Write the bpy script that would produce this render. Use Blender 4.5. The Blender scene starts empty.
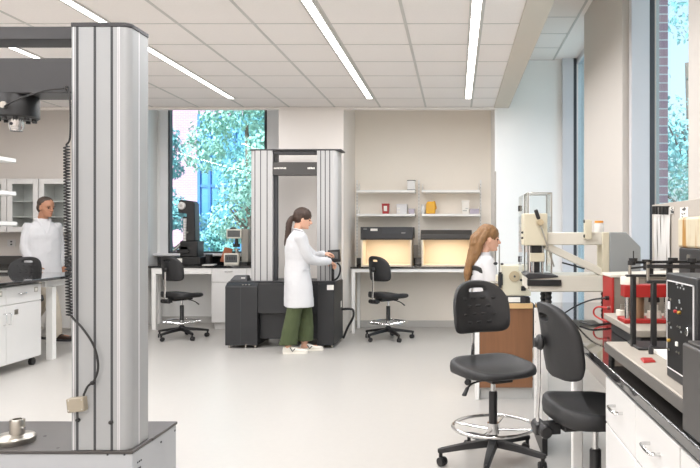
import bpy, bmesh, math, random
from mathutils import Vector, Matrix

R = math.radians
PI = math.pi
scene = bpy.context.scene
COL = scene.collection

# ------------------------------------------------------------------ camera, sky, sun, exposure
FOC = 688.0
CAM_H = 1.40
cam_data = bpy.data.cameras.new('camera')
cam_data.sensor_width = 36.0
cam_data.lens = 36.0 * FOC / 700.0
cam_data.shift_x = (350 - 456) / 700.0
cam_data.shift_y = (232 - 234) / 700.0
cam_data.clip_start = 0.05
cam_data.clip_end = 300
cam = bpy.data.objects.new('camera', cam_data)
cam.location = (0, 0, CAM_H)
cam.rotation_euler = (R(90), 0, 0)
COL.objects.link(cam)
scene.camera = cam

world = bpy.data.worlds.new('sky')
scene.world = world
world.use_nodes = True
wn = world.node_tree
bg = wn.nodes['Background']
sky = wn.nodes.new('ShaderNodeTexSky')
sky.sky_type = 'NISHITA'
sky.sun_disc = False
sky.sun_elevation = R(42)
sky.sun_rotation = R(200)
sky.air_density = 1.6
sky.dust_density = 3.0
hsv = wn.nodes.new('ShaderNodeHueSaturation')
hsv.inputs['Saturation'].default_value = 0.35
wn.links.new(sky.outputs[0], hsv.inputs['Color'])
wn.links.new(hsv.outputs[0], bg.inputs['Color'])
bg.inputs['Strength'].default_value = 0.30

sun_d = bpy.data.lights.new('sun', 'SUN')
sun_d.energy = 8.0
sun_d.angle = R(3)
sun_d.color = (1.0, 0.97, 0.92)
sun = bpy.data.objects.new('sun', sun_d)
sun.rotation_euler = (R(48), 0, R(-28))
COL.objects.link(sun)

scene.view_settings.view_transform = 'Standard'
scene.view_settings.look = 'None'
scene.view_settings.gamma = 1.0
scene.view_settings.exposure = 0.0
scene.view_settings.use_curve_mapping = False
scene.cycles.max_bounces = 10
scene.cycles.diffuse_bounces = 6
scene.cycles.transparent_max_bounces = 16
scene.cycles.use_denoising = True
scene.cycles.sample_clamp_indirect = 6.0
STRIP_POWER = 10.0      # watts per metre of ceiling strip

# ------------------------------------------------------------------ pixel helpers (frame 700x468)
def PX(px, y):
    return (px - 456.0) / FOC * y
def PZ(py, y):
    return CAM_H - (py - 232.0) / FOC * y

# ------------------------------------------------------------------ materials
def lin(c):
    c = c / 255.0
    return c / 12.92 if c <= 0.04045 else ((c + 0.055) / 1.055) ** 2.4
def rgb(r, g, b):
    return (lin(r), lin(g), lin(b), 1.0)

def mat(name, col, rough=0.5, metal=0.0, var=0.06, scale=12.0, bump=0.0, bscale=None, spec=0.5, coat=0.0, alpha=None,
        stretch=None):
    m = bpy.data.materials.new(name)
    m.use_nodes = True
    nt = m.node_tree
    b = nt.nodes['Principled BSDF']
    tc = nt.nodes.new('ShaderNodeTexCoord')
    mp = nt.nodes.new('ShaderNodeMapping')
    if stretch:
        mp.inputs['Scale'].default_value = stretch
    nt.links.new(tc.outputs['Object'], mp.inputs['Vector'])
    n = nt.nodes.new('ShaderNodeTexNoise')
    n.inputs['Scale'].default_value = scale
    n.inputs['Detail'].default_value = 4
    nt.links.new(mp.outputs[0], n.inputs['Vector'])
    mx = nt.nodes.new('ShaderNodeMix')
    mx.data_type = 'RGBA'
    c = list(col)
    mx.inputs[6].default_value = [max(0, v * (1 - var)) for v in c[:3]] + [1]
    mx.inputs[7].default_value = [min(1, v * (1 + var)) for v in c[:3]] + [1]
    nt.links.new(n.outputs['Fac'], mx.inputs[0])
    nt.links.new(mx.outputs[2], b.inputs['Base Color'])
    b.inputs['Roughness'].default_value = rough
    b.inputs['Metallic'].default_value = metal
    b.inputs['Specular IOR Level'].default_value = spec
    b.inputs['Coat Weight'].default_value = coat
    if bump:
        n2 = nt.nodes.new('ShaderNodeTexNoise')
        n2.inputs['Scale'].default_value = bscale or scale * 6
        n2.inputs['Detail'].default_value = 3
        nt.links.new(mp.outputs[0], n2.inputs['Vector'])
        bp = nt.nodes.new('ShaderNodeBump')
        bp.inputs['Strength'].default_value = bump
        bp.inputs['Distance'].default_value = 0.01
        nt.links.new(n2.outputs['Fac'], bp.inputs['Height'])
        nt.links.new(bp.outputs[0], b.inputs['Normal'])
    return m

def emis(name, col, strength):
    m = bpy.data.materials.new(name)
    m.use_nodes = True
    nt = m.node_tree
    b = nt.nodes['Principled BSDF']
    b.inputs['Base Color'].default_value = col
    b.inputs['Emission Color'].default_value = col
    b.inputs['Emission Strength'].default_value = strength
    return m

def glass(name, tint, gloss=0.06, rough=0.02):
    m = bpy.data.materials.new(name)
    m.use_nodes = True
    nt = m.node_tree
    nt.nodes.remove(nt.nodes['Principled BSDF'])
    out = nt.nodes['Material Output']
    t = nt.nodes.new('ShaderNodeBsdfTransparent')
    t.inputs[0].default_value = tint
    g = nt.nodes.new('ShaderNodeBsdfGlossy')
    g.inputs['Roughness'].default_value = rough
    lw = nt.nodes.new('ShaderNodeLayerWeight')
    pw = nt.nodes.new('ShaderNodeMath'); pw.operation = 'POWER'
    pw.inputs[1].default_value = 5.0
    nt.links.new(lw.outputs['Facing'], pw.inputs[0])
    fr = nt.nodes.new('ShaderNodeMath'); fr.operation = 'MULTIPLY_ADD'
    fr.inputs[1].default_value = 0.5
    fr.inputs[2].default_value = 0.02
    nt.links.new(pw.outputs[0], fr.inputs[0])
    mx = nt.nodes.new('ShaderNodeMixShader')
    nt.links.new(fr.outputs[0], mx.inputs[0])
    nt.links.new(t.outputs[0], mx.inputs[1])
    nt.links.new(g.outputs[0], mx.inputs[2])
    nt.links.new(mx.outputs[0], out.inputs['Surface'])
    return m

def brick_mat(name, c1, c2, mortar, axes='XZ', bw=0.21, bh=0.075):
    m = bpy.data.materials.new(name)
    m.use_nodes = True
    nt = m.node_tree
    b = nt.nodes['Principled BSDF']
    tc = nt.nodes.new('ShaderNodeTexCoord')
    sp = nt.nodes.new('ShaderNodeSeparateXYZ')
    cb = nt.nodes.new('ShaderNodeCombineXYZ')
    ad = nt.nodes.new('ShaderNodeMath')
    ad.operation = 'ADD'
    nt.links.new(tc.outputs['Object'], sp.inputs[0])
    nt.links.new(sp.outputs[0], ad.inputs[0])
    nt.links.new(sp.outputs[1], ad.inputs[1])
    nt.links.new(ad.outputs[0], cb.inputs[0])
    nt.links.new(sp.outputs[2], cb.inputs[1])
    br = nt.nodes.new('ShaderNodeTexBrick')
    br.inputs['Scale'].default_value = 1.0
    br.inputs['Brick Width'].default_value = bw
    br.inputs['Row Height'].default_value = bh
    br.inputs['Mortar Size'].default_value = 0.006
    br.inputs['Color1'].default_value = c1
    br.inputs['Color2'].default_value = c2
    br.inputs['Mortar'].default_value = mortar
    nt.links.new(cb.outputs[0], br.inputs['Vector'])
    nt.links.new(br.outputs['Color'], b.inputs['Base Color'])
    b.inputs['Roughness'].default_value = 0.85
    return m

M = {}
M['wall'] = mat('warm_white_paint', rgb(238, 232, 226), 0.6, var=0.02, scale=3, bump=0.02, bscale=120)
M['panel_taupe'] = mat('taupe_panel', rgb(186, 178, 168), 0.6, var=0.02, scale=3)
M['wall_pier'] = mat('darkened_ivory_paint', rgb(204, 198, 191), 0.6, var=0.02, scale=3, bump=0.02, bscale=120)  # beige tone, also darkened in colour to offset the nearest ceiling strip
M['wall_grey'] = mat('pale_grey_paint', rgb(222, 216, 210), 0.6, var=0.02, scale=3, bump=0.02, bscale=120)
M['wall_beige'] = mat('beige_paint', rgb(244, 237, 226), 0.6, var=0.02, scale=3, bump=0.02, bscale=120)
M['wall_cool'] = mat('cool_white_paint', rgb(240, 240, 238), 0.6, var=0.02, scale=3, bump=0.02, bscale=120)
M['tile'] = mat('ceiling_tile', rgb(240, 234, 230), 0.9, var=0.03, scale=60, bump=0.05, bscale=300)
M['tbar'] = mat('ceiling_tee', rgb(200, 197, 192), 0.6, var=0.03)
M['floor'] = mat('epoxy_floor', rgb(184, 181, 176), 0.32, var=0.035, scale=30, bump=0.01, bscale=200, spec=0.4)
M['baseb'] = mat('grey_vinyl_base', rgb(190, 188, 184), 0.5, var=0.03)
M['mull'] = mat('aluminium_mullion', rgb(206, 205, 208), 0.4, 0.0, var=0.03, scale=4)
M['mull_brightened'] = mat('brightened_aluminium_mullion', rgb(232, 231, 232), 0.4, 0.0, var=0.03, scale=4)  # same mullion, colour brightened to make up for the dim window bay
M['gasket'] = mat('dark_gasket', rgb(62, 62, 66), 0.5, var=0.05)
M['lamp'] = emis('led_diffuser', (1.0, 0.97, 0.93, 1), 6.0)
M['white'] = mat('white_laminate', rgb(222, 221, 219), 0.35, var=0.02, scale=6)
M['white_steel'] = mat('white_steel', rgb(242, 241, 238), 0.3, var=0.02, scale=6)
M['black_top'] = mat('black_epoxy_resin', rgb(30, 30, 30), 0.05, var=0.15, scale=40, spec=0.8, coat=0.6)
M['black'] = mat('black_plastic', rgb(30, 30, 31), 0.42, var=0.1, scale=30, bump=0.04, bscale=300)
M['foam'] = mat('black_urethane_foam', rgb(38, 38, 39), 0.55, var=0.12, scale=25, bump=0.12, bscale=180)
M['chrome'] = mat('chrome', rgb(215, 215, 215), 0.14, 1.0, var=0.03)
M['steel'] = mat('brushed_steel', rgb(178, 174, 166), 0.3, 1.0, var=0.08, scale=20)
M['alu'] = mat('silver_grey_aluminium', rgb(156, 158, 159), 0.36, 0.1, var=0.02, scale=3, stretch=(1, 1, 0.05))
M['alu_skirt'] = mat('light_grey_sheet_metal', rgb(172, 175, 179), 0.4, 0.1, var=0.02, scale=3)
M['slot'] = mat('dark_slot', rgb(62, 63, 66), 0.6, var=0.06)
M['char'] = mat('charcoal_paint', rgb(54, 54, 56), 0.42, var=0.06, scale=20, bump=0.04, bscale=300)
M['char2'] = mat('charcoal_fascia', rgb(66, 64, 62), 0.4, var=0.06, scale=20)
M['machine_dark'] = mat('anthracite_enclosure', rgb(37, 38, 40), 0.45, var=0.06, scale=14, bump=0.03, bscale=250)
M['plate'] = mat('dark_bed_plate', rgb(74, 71, 70), 0.35, 0.2, var=0.08, scale=14)
M['cream'] = mat('cream_enamel', rgb(212, 205, 182), 0.4, var=0.03, scale=8)
M['cream2'] = mat('pale_cream_enamel', rgb(220, 216, 204), 0.4, var=0.03, scale=8)
M['grey_box'] = mat('grey_enamel', rgb(150, 154, 154), 0.45, var=0.03, scale=8)
M['taupe'] = mat('taupe_enamel', rgb(138, 130, 120), 0.5, var=0.04, scale=8)
M['red'] = mat('red_enamel', rgb(168, 34, 30), 0.4, var=0.06, scale=10)
M['wood'] = mat('walnut_veneer', rgb(132, 90, 60), 0.45, var=0.18, scale=5, stretch=(8, 8, 0.6))
M['wood_light'] = mat('pale_oak_edge', rgb(214, 176, 126), 0.45, var=0.12, scale=6, stretch=(0.6, 8, 8))
M['hood_in'] = mat('cream_liner', rgb(236, 222, 200), 0.55, var=0.02)
M['clear'] = glass('clear_acrylic', (0.93, 0.95, 0.95, 1))
M['pane'] = glass('tinted_window_pane', (0.80, 0.92, 0.985, 1))
M['cab_glass'] = glass('cabinet_glass', (0.93, 0.95, 0.945, 1))
M['skin'] = mat('skin', rgb(222, 172, 146), 0.5, var=0.05, scale=20)
M['skin_tan'] = mat('tanned_skin', rgb(178, 128, 100), 0.5, var=0.05, scale=20)
M['coat'] = mat('white_cotton', rgb(206, 206, 208), 0.85, var=0.02, scale=10, bump=0.2, bscale=14)
M['green'] = mat('olive_green_cotton', rgb(74, 84, 54), 0.85, var=0.14, scale=14, bump=0.2, bscale=18, stretch=(3, 3, 0.5))
M['beige_cloth'] = mat('beige_cotton', rgb(206, 196, 180), 0.85, var=0.06, scale=10, bump=0.2, bscale=18)
M['hair_brown'] = mat('dark_brown_hair', rgb(62, 44, 34), 0.45, var=0.35, scale=26, bump=0.5, bscale=60, stretch=(3, 3, 0.35))
M['hair_blonde'] = mat('honey_blonde_hair', rgb(132, 96, 58), 0.45, var=0.4, scale=22, bump=0.5, bscale=60, stretch=(3, 3, 0.3))
M['hair_grey'] = mat('short_dark_hair', rgb(74, 62, 54), 0.6, var=0.3, scale=40, bump=0.5, bscale=120)
M['shoe'] = mat('off_white_leather', rgb(238, 234, 224), 0.5, var=0.03)
M['eye'] = mat('dark_iris', rgb(40, 30, 26), 0.3)
M['lip'] = mat('lip', rgb(184, 104, 94), 0.5)
M['red_plastic'] = mat('red_plastic', rgb(170, 40, 42), 0.4, var=0.08)
M['yellow_plastic'] = mat('yellow_plastic', rgb(226, 168, 30), 0.4, var=0.06)
M['lavender'] = mat('lavender_card', rgb(186, 178, 192), 0.7, var=0.06)
M['frost'] = mat('frosted_plastic', rgb(222, 220, 220), 0.4, var=0.04)
M['paper'] = mat('paper', rgb(236, 233, 226), 0.8, var=0.03, scale=20)
M['paper_used'] = mat('streaked_paper', rgb(222, 219, 214), 0.8, var=0.06, scale=9, stretch=(6, 6, 0.5))
M['orange'] = mat('orange_plastic', rgb(226, 148, 40), 0.45, var=0.05)
M['brown_card'] = mat('brown_cardboard', rgb(180, 110, 80), 0.8, var=0.06)
M['slab'] = mat('pale_stone_slab', rgb(168, 161, 150), 0.5, var=0.12, scale=8)
M['slab_edge'] = mat('grey_slab_edge', rgb(92, 89, 85), 0.6, var=0.1, scale=10)
M['brass'] = mat('brass', rgb(196, 160, 80), 0.3, 0.9, var=0.06)
M['tan'] = mat('tan_disc', rgb(186, 170, 140), 0.5, 0.2, var=0.06)
M['cable'] = mat('black_rubber', rgb(34, 34, 35), 0.5, var=0.05)
M['red_rubber'] = mat('red_rubber', rgb(190, 60, 55), 0.45, var=0.05)
M['bark'] = mat('bark', rgb(120, 104, 92), 0.9, var=0.25, scale=12)
M['leaf_a'] = mat('veiled_pale_leaf', rgb(162, 200, 182), 0.6, var=0.3, scale=1.5)  # leaf colours carry the pale veil and tint of daylight through glass
M['leaf_b'] = mat('veiled_mid_leaf', rgb(140, 190, 184), 0.6, var=0.35, scale=1.5)
M['leaf_c'] = mat('veiled_bluish_leaf', rgb(138, 192, 192), 0.6, var=0.3, scale=1.5)
M['grass'] = mat('pale_paving', rgb(186, 184, 180), 0.9, var=0.2, scale=3)
M['brick'] = brick_mat('red_brown_brick', rgb(206, 168, 172), rgb(186, 154, 166), rgb(240, 236, 234))
M['brick_pink'] = brick_mat('pink_brick', rgb(196, 146, 160), rgb(188, 138, 154), rgb(214, 180, 188))
M['blue_frame'] = mat('blue_painted_frame', rgb(70, 120, 190), 0.4, var=0.05)
M['facade_glass'] = mat('facade_glass', rgb(92, 150, 190), 0.08, 0.3, var=0.2, scale=0.8)
M['alu_far'] = mat('brightened_aluminium', rgb(184, 183, 182), 0.4, 0.0, var=0.02, scale=3, stretch=(1, 1, 0.05))  # column aluminium again, colour raised because less light reaches the far tester
M['screen'] = mat('grey_screen', rgb(96, 98, 98), 0.2, var=0.15)

# stained cream: a rust streak with its own shape running down the middle
def stain_mat():
    m = mat('stained_cream_enamel', rgb(206, 196, 170), 0.45, var=0.03)
    nt = m.node_tree
    b = nt.nodes['Principled BSDF']
    src = b.inputs['Base Color'].links[0].from_socket
    tc = nt.nodes.new('ShaderNodeTexCoord')
    mp = nt.nodes.new('ShaderNodeMapping')
    mp.inputs['Scale'].default_value = (0.1, 11.0, 1.2)
    nt.links.new(tc.outputs['Object'], mp.inputs[0])
    n = nt.nodes.new('ShaderNodeTexNoise')
    n.inputs['Scale'].default_value = 1.6
    n.inputs['Detail'].default_value = 5
    nt.links.new(mp.outputs[0], n.inputs['Vector'])
    rp = nt.nodes.new('ShaderNodeValToRGB')
    rp.color_ramp.elements[0].position = 0.50
    rp.color_ramp.elements[0].color = (0, 0, 0, 1)
    rp.color_ramp.elements[1].position = 0.60
    rp.color_ramp.elements[1].color = (1, 1, 1, 1)
    nt.links.new(n.outputs['Fac'], rp.inputs[0])
    mx = nt.nodes.new('ShaderNodeMix')
    mx.data_type = 'RGBA'
    mx.inputs[7].default_value = rgb(170, 124, 52)
    nt.links.new(rp.outputs[0], mx.inputs[0])
    nt.links.new(src, mx.inputs[6])
    nt.links.new(mx.outputs[2], b.inputs['Base Color'])
    return m
M['stain'] = stain_mat()

# ------------------------------------------------------------------ mesh builder
OFF = {}

def catmull(pts, sub=6, closed=False):
    pts = [Vector(p) for p in pts]
    n = len(pts)
    if n < 3 or sub <= 1:
        return pts
    out = []
    segs = n if closed else n - 1
    for i in range(segs):
        if closed:
            p0, p1, p2, p3 = pts[i - 1], pts[i], pts[(i + 1) % n], pts[(i + 2) % n]
        else:
            p0 = pts[max(i - 1, 0)]; p1 = pts[i]; p2 = pts[i + 1]; p3 = pts[min(i + 2, n - 1)]
        for k in range(sub):
            t = k / sub
            out.append(0.5 * ((2 * p1) + (-p0 + p2) * t + (2 * p0 - 5 * p1 + 4 * p2 - p3) * t * t
                              + (-p0 + 3 * p1 - 3 * p2 + p3) * t ** 3))
    if not closed:
        out.append(pts[-1])
    return out

class MB:
    def __init__(self):
        self.bm = bmesh.new()
        self.mi = 0
    def _f(self, vs):
        try:
            f = self.bm.faces.new(vs)
            f.material_index = self.mi
            return f
        except ValueError:
            return None
    def box(self, x0, x1, y0, y1, z0, z1, rot=None, piv=None):
        co = [(x0, y0, z0), (x1, y0, z0), (x1, y1, z0), (x0, y1, z0), (x0, y0, z1), (x1, y0, z1), (x1, y1, z1), (x0, y1, z1)]
        co = [Vector(c) for c in co]
        if rot is not None:
            p = Vector(piv) if piv else Vector(((x0 + x1) / 2, (y0 + y1) / 2, (z0 + z1) / 2))
            co = [rot @ (c - p) + p for c in co]
        v = [self.bm.verts.new(c) for c in co]
        for idx in ((0, 3, 2, 1), (4, 5, 6, 7), (0, 1, 5, 4), (1, 2, 6, 5), (2, 3, 7, 6), (3, 0, 4, 7)):
            self._f([v[i] for i in idx])
        return self
    def bar(self, p0, p1, w, h, up=(0, 0, 1)):
        p0 = Vector(p0); p1 = Vector(p1)
        d = (p1 - p0).normalized()
        u = Vector(up)
        if abs(d.dot(u)) > 0.95:
            u = Vector((0, 1, 0))
        s = d.cross(u).normalized()
        u = s.cross(d).normalized()
        vs = []
        for p in (p0, p1):
            for a, b in ((-1, -1), (1, -1), (1, 1), (-1, 1)):
                vs.append(self.bm.verts.new(p + s * (a * w / 2) + u * (b * h / 2)))
        for idx in ((0, 3, 2, 1), (4, 5, 6, 7), (0, 1, 5, 4), (1, 2, 6, 5), (2, 3, 7, 6), (3, 0, 4, 7)):
            self._f([vs[i] for i in idx])
        return self
    def rings(self, rings, cap=True, closed=False):
        rv = [[self.bm.verts.new(p) for p in r] for r in rings]
        n = len(rv[0])
        m = len(rv)
        for i in range(m if closed else m - 1):
            a = rv[i]; b = rv[(i + 1) % m]
            for k in range(n):
                self._f([a[k], a[(k + 1) % n], b[(k + 1) % n], b[k]])
        if cap and not closed:
            self._f(list(reversed(rv[0])))
            self._f(rv[-1])
        return self
    def cyl(self, p0, p1, r0, r1=None, seg=20, cap=True):
        if r1 is None:
            r1 = r0
        return self.tube([p0, p1], [r0, r1], seg, cap, 1)
    def tube(self, pts, r, seg=8, cap=True, sub=6, closed=False, flat=None):
        rr = r if isinstance(r, (list, tuple)) else None
        base = [Vector(p) for p in pts]
        P = catmull(base, sub, closed)
        if rr:
            n0 = len(base)
            R_ = []
            for i in range(len(P)):
                t = i / max(1, len(P) - 1) * (n0 - 1)
                k = min(int(t), n0 - 2)
                f = t - k
                R_.append(rr[k] * (1 - f) + rr[k + 1] * f)
        else:
            R_ = [r] * len(P)
        rings = []
        prev = None
        n = len(P)
        for i, p in enumerate(P):
            if closed:
                d = P[(i + 1) % n] - P[i - 1]
            else:
                d = P[min(i + 1, n - 1)] - P[max(i - 1, 0)]
            d = d.normalized()
            if prev is None:
                u = Vector((0, 0, 1)) if abs(d.z) < 0.9 else Vector((1, 0, 0))
                s = d.cross(u).normalized()
            else:
                s = prev - d * prev.dot(d)
                s = s.normalized()
            prev = s
            u = s.cross(d).normalized()
            fs, fu = flat if flat else (1, 1)
            rings.append([p + (s * math.cos(2 * PI * k / seg) * fs + u * math.sin(2 * PI * k / seg) * fu) * R_[i] for k in range(seg)])
        return self.rings(rings, cap, closed)
    def capsule(self, pts, r, seg=12, sub=5):
        """tapered limb with rounded ends"""
        pts = [Vector(p) for p in pts]
        rs = list(r)
        self.tube(pts, rs, seg, True, sub)
        self.ball(pts[0], (rs[0],) * 3, seg)
        self.ball(pts[-1], (rs[-1],) * 3, seg)
        return self
    def ball(self, c, r, seg=16, rot=None):
        c = Vector(c)
        nr = max(6, seg // 2)
        rings = []
        for i in range(1, nr):
            a = PI * i / nr
            ring = []
            for k in range(seg):
                b = 2 * PI * k / seg
                v = Vector((r[0] * math.sin(a) * math.cos(b), r[1] * math.sin(a) * math.sin(b), -r[2] * math.cos(a)))
                if rot is not None:
                    v = rot @ v
                ring.append(c + v)
            rings.append(ring)
        return self.rings(rings, True)
    def lathe(self, prof, c=(0, 0, 0), seg=32, axis='Z'):
        c = Vector(c)
        rings = []
        for r, h in prof:
            ring = []
            for k in range(seg):
                a = 2 * PI * k / seg
                x, y = r * math.cos(a), r * math.sin(a)
                if axis == 'Z':
                    v = Vector((x, y, h))
                elif axis == 'Y':
                    v = Vector((x, h, -y))
                else:
                    v = Vector((h, x, y))
                ring.append(c + v)
            rings.append(ring)
        return self.rings(rings, True)
    def prism(self, poly, a0, a1, axis='Y'):
        """poly of 2D points extruded along axis: Y -> (x,z), Z -> (x,y), X -> (y,z)"""
        def mk(p, a):
            if axis == 'Y':
                return Vector((p[0], a, p[1]))
            if axis == 'Z':
                return Vector((p[0], p[1], a))
            return Vector((a, p[0], p[1]))
        return self.rings([[mk(p, a0) for p in poly], [mk(p, a1) for p in poly]], True)
    def merge(self, other):
        me = bpy.data.meshes.new('tmp')
        other.bm.to_mesh(me)
        self.bm.from_mesh(me)
        bpy.data.meshes.remove(me)
        return self
    def xf(self, mtx):
        self.bm.transform(mtx)
        return self
    def build(self, name, m, parent=None, bevel=0.0, smooth=True, angle=38, seg=2, origin=True):
        bm = self.bm
        bmesh.ops.recalc_face_normals(bm, faces=bm.faces)
        off = OFF.get(parent.name, Vector((0, 0, 0))) if parent else Vector((0, 0, 0))
        loc = Vector((0, 0, 0))
        if parent is None and origin and len(bm.verts):
            xs = [v.co.x for v in bm.verts]; ys = [v.co.y for v in bm.verts]; zs = [v.co.z for v in bm.verts]
            loc = Vector(((min(xs) + max(xs)) / 2, (min(ys) + max(ys)) / 2, min(zs)))
            off = loc
        if off.length:
            bmesh.ops.translate(bm, verts=bm.verts, vec=-off)
        me = bpy.data.meshes.new(name)
        bm.to_mesh(me)
        bm.free()
        ms = m if isinstance(m, (list, tuple)) else [m]
        for x in ms:
            me.materials.append(x)
        if smooth:
            for p in me.polygons:
                p.use_smooth = True
            me.set_sharp_from_angle(angle=R(angle))
        o = bpy.data.objects.new(name, me)
        COL.objects.link(o)
        if parent:
            o.parent = parent
            OFF[o.name] = off
        else:
            o.location = loc
            OFF[o.name] = loc.copy()
        if bevel:
            b = o.modifiers.new('bevel', 'BEVEL')
            b.width = bevel
            b.segments = seg
            b.limit_method = 'ANGLE'
            b.angle_limit = R(40)
            b.harden_normals = False
        return o

def tag(o, label, cat, group=None, kind=None):
    o['label'] = label
    o['category'] = cat
    if group:
        o['group'] = group
    if kind:
        o['kind'] = kind
    return o

def thing(name, label, cat, loc=(0, 0, 0), rz=0.0, group=None, world=True):
    """an Empty at the thing's base; with world=True its parts are modelled in room coordinates"""
    o = bpy.data.objects.new(name, None)
    o.empty_display_size = 0.1
    COL.objects.link(o)
    o.location = loc
    o.rotation_euler = (0, 0, rz)
    tag(o, label, cat, group)
    OFF[o.name] = Vector(loc) if world else Vector((0, 0, 0))
    return o

def struct(name, mb, m, parent=None, **kw):
    o = mb.build(name, m, parent, **kw)
    o['kind'] = 'structure'
    return o

def kids(o):
    return [c for c in bpy.data.objects if c.parent == o]

def copy_tree(o, parent=None):
    c = o.copy()
    COL.objects.link(c)
    if parent is not None:
        c.parent = parent
    for ch in kids(o):
        copy_tree(ch, c)
    return c

def label_of(o, label, group=None):
    o['label'] = label
    if group:
        o['group'] = group
    return o

# ================================================================== THE ROOM
CEIL = 3.05
HIGH = 3.67
XL, XR = -7.2, 1.34
YN = -3.2          # wall behind the photographer
YB = 9.08          # ceiling edge / pier fronts
WP = 0.26          # depth of the window pockets

b = MB(); b.box(XL - .2, XR + .5, YN - .2, 11.0, -0.12, 0.0)
struct('floor', b, M['floor'], smooth=False)

# ceiling: tile field with tee bars (one object, two materials), stepped gypsum margin
b = MB()
b.box(XL, 0.50, YN, YB, CEIL, CEIL + 0.05)
b.mi = 1
x = -0.40
xs = []
k = -1
while True:
    xx = -0.40 - 0.60 * k
    k += 1
    if xx < XL:
        break
    if xx < 0.49:
        b.box(xx - .012, xx + .012, YN, YB, CEIL - .004, CEIL)
y = YB
while y > YN:
    b.box(XL, 0.50, y - .006, y + .006 if y < YB - .1 else y, CEIL - .003, CEIL)
    y -= 0.606
struct('ceiling', b, [M['tile'], M['tbar']], smooth=False)

b = MB(); b.box(0.50, 0.70, YN, YB, CEIL - .012, HIGH + .1)
struct('trim_1', b, mat('putty_paint', rgb(204, 196, 183), 0.6, var=0.02, scale=3), bevel=.004)
# fascia at the far edge of the ceiling
b = MB(); b.box(XL, 0.515, YB - .006, YB + .06, CEIL - .032, HIGH + .1)
struct('trim_2', b, M['wall'], smooth=False)

# raised ceilings over the window strip and behind the far fascia
b = MB()
b.box(0.70, XR + .5, YN, YB + .02, HIGH, HIGH + .05)
b.mi = 1
y = YB
while y > YN:
    b.box(0.70, 1.30, y - .006, y + .006, HIGH - .003, HIGH); y -= 0.606
b.box(1.27, 1.295, YN, YB, HIGH - .004, HIGH)
b.mi = 0
b.box(XL, 0.55, YB + .06, 11.0, HIGH, HIGH + .05)
struct('ceiling', b, [M['tile'], M['tbar']], smooth=False)

# left-hand side
b = MB(); b.box(XL - .2, XL, YN, 10.0, 0, HIGH + .1)
struct('wall_left', b, M['wall_grey'], smooth=False)
b = MB(); b.box(XL, XR + .5, YN - .2, YN, 0, HIGH + .1)
struct('wall_behind', b, M['wall'], smooth=False)
# back wall of the casework zone, with the return into the window bay
b = MB(); b.box(XL, -4.68, 9.87, 10.75, 0, HIGH)
struct('wall_back_left', b, M['wall_grey'], smooth=False)
b = MB(); b.box(-4.68, -4.60, 9.87, 10.75, 0, HIGH)
struct('wall_return', b, M['wall_cool'], smooth=False)
# window bay back wall: stub, wall below the window, right part
WY = 10.60
b = MB()
b.box(-4.60, -2.2, WY, WY + .15, 0, 1.05)
b.box(-4.60, -4.53, WY, WY + .15, 1.05, HIGH)
b.box(-2.70, -2.2, WY, WY + .15, 1.05, HIGH)
struct('wall_back', b, M['wall_cool'], smooth=False)
# pier between the window bay and the alcove, alcove back, right pier
b = MB(); b.box(-2.34, -1.485, YB, 10.75, 0, HIGH)
struct('wall_pier', b, M['wall'], smooth=False)
AY = 10.12
b = MB(); b.box(-1.485, 0.515, AY, 10.3, 0, HIGH)
struct('wall_alcove', b, M['wall_beige'], smooth=False)
b = MB(); b.box(0.515, XR + .5, YB, 10.3, 0, HIGH)
struct('wall_back_right', b, M['wall_cool'], smooth=False)
b = MB()
b.box(0.512, 0.530, YB - .004, YB + .05, 0.1, 2.2)
struct('trim_3', b, M['steel'], bevel=.002)

# baseboards
b = MB(); b.box(-1.485, 0.515, AY - .012, AY, 0, 0.10)
struct('baseboard_alcove', b, M['baseb'], bevel=.003)
b = MB(); b.box(-2.34, -1.485, YB - .012, YB, 0, 0.10)
struct('baseboard_pier', b, M['baseb'], bevel=.003)
b = MB(); b.box(0.53, XR, YB - .012, YB, 0, 0.10)
struct('baseboard_right', b, M['baseb'], bevel=.003)
b = MB(); b.box(-4.60, -2.34, WY - .012, WY, 0, 0.10)
struct('baseboard_window', b, M['baseb'], bevel=.003)

# right wall: pier between the two windows, wall nearer the camera, panel below the window
XO = XR + .30
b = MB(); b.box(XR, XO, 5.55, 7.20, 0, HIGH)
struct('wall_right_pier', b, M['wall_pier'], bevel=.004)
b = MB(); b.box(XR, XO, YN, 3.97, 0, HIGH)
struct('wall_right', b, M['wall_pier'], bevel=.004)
b = MB(); b.box(XR, XR + .04, 3.97, 4.60, 0, 1.58)
b.box(XR + .04, XO, 3.97, 4.60, 1.54, 1.58)
struct('trim_4', b, M['panel_taupe'], bevel=.003)
b = MB(); b.box(XR - .035, XR - .001, 1.2, 4.58, 0.93, 1.58)
struct('trim_5', b, M['panel_taupe'], bevel=.003)

def window_x(n, y0, y1, xg, z0, z1, post_far, post_near):
    """window in the right wall, running in depth"""
    f = MB()
    # wide aluminium post at the far jamb, gasket bar, thin near post, head and sill
    f.box(XR + .05, XR + .195, y1 - .10, y1 - .02, z0, z1)
    f.box(xg - .03, xg + .05, y0, y1 - .02, z0, z0 + .06)
    f.box(xg - .03, xg + .05, y0, y1 - .02, z1 - .06, z1)
    f.box(xg - .03, xg + .05, y0, y0 + .06, z0, z1)
    f.mi = 1
    f.box(XR + .195, XR + .235, y1 - .10, y1 - .02, z0, z1)
    o = struct('window_%d' % n, f, [M['mull'], M['gasket']], bevel=.003)
    g = MB()
    g.box(xg, xg + .008, y0 + .06, y1 - .02, z0 + .06, z1 - .06)
    p = g.build('pane', M['pane'], o, smooth=False)
    return o
XG = XR + .27
window_x(1, 3.98, 5.55, XG, 0.0, HIGH, 1, 1)
window_x(2, 7.20, 9.08, XG, 0.0, HIGH, 1, 1)

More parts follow.
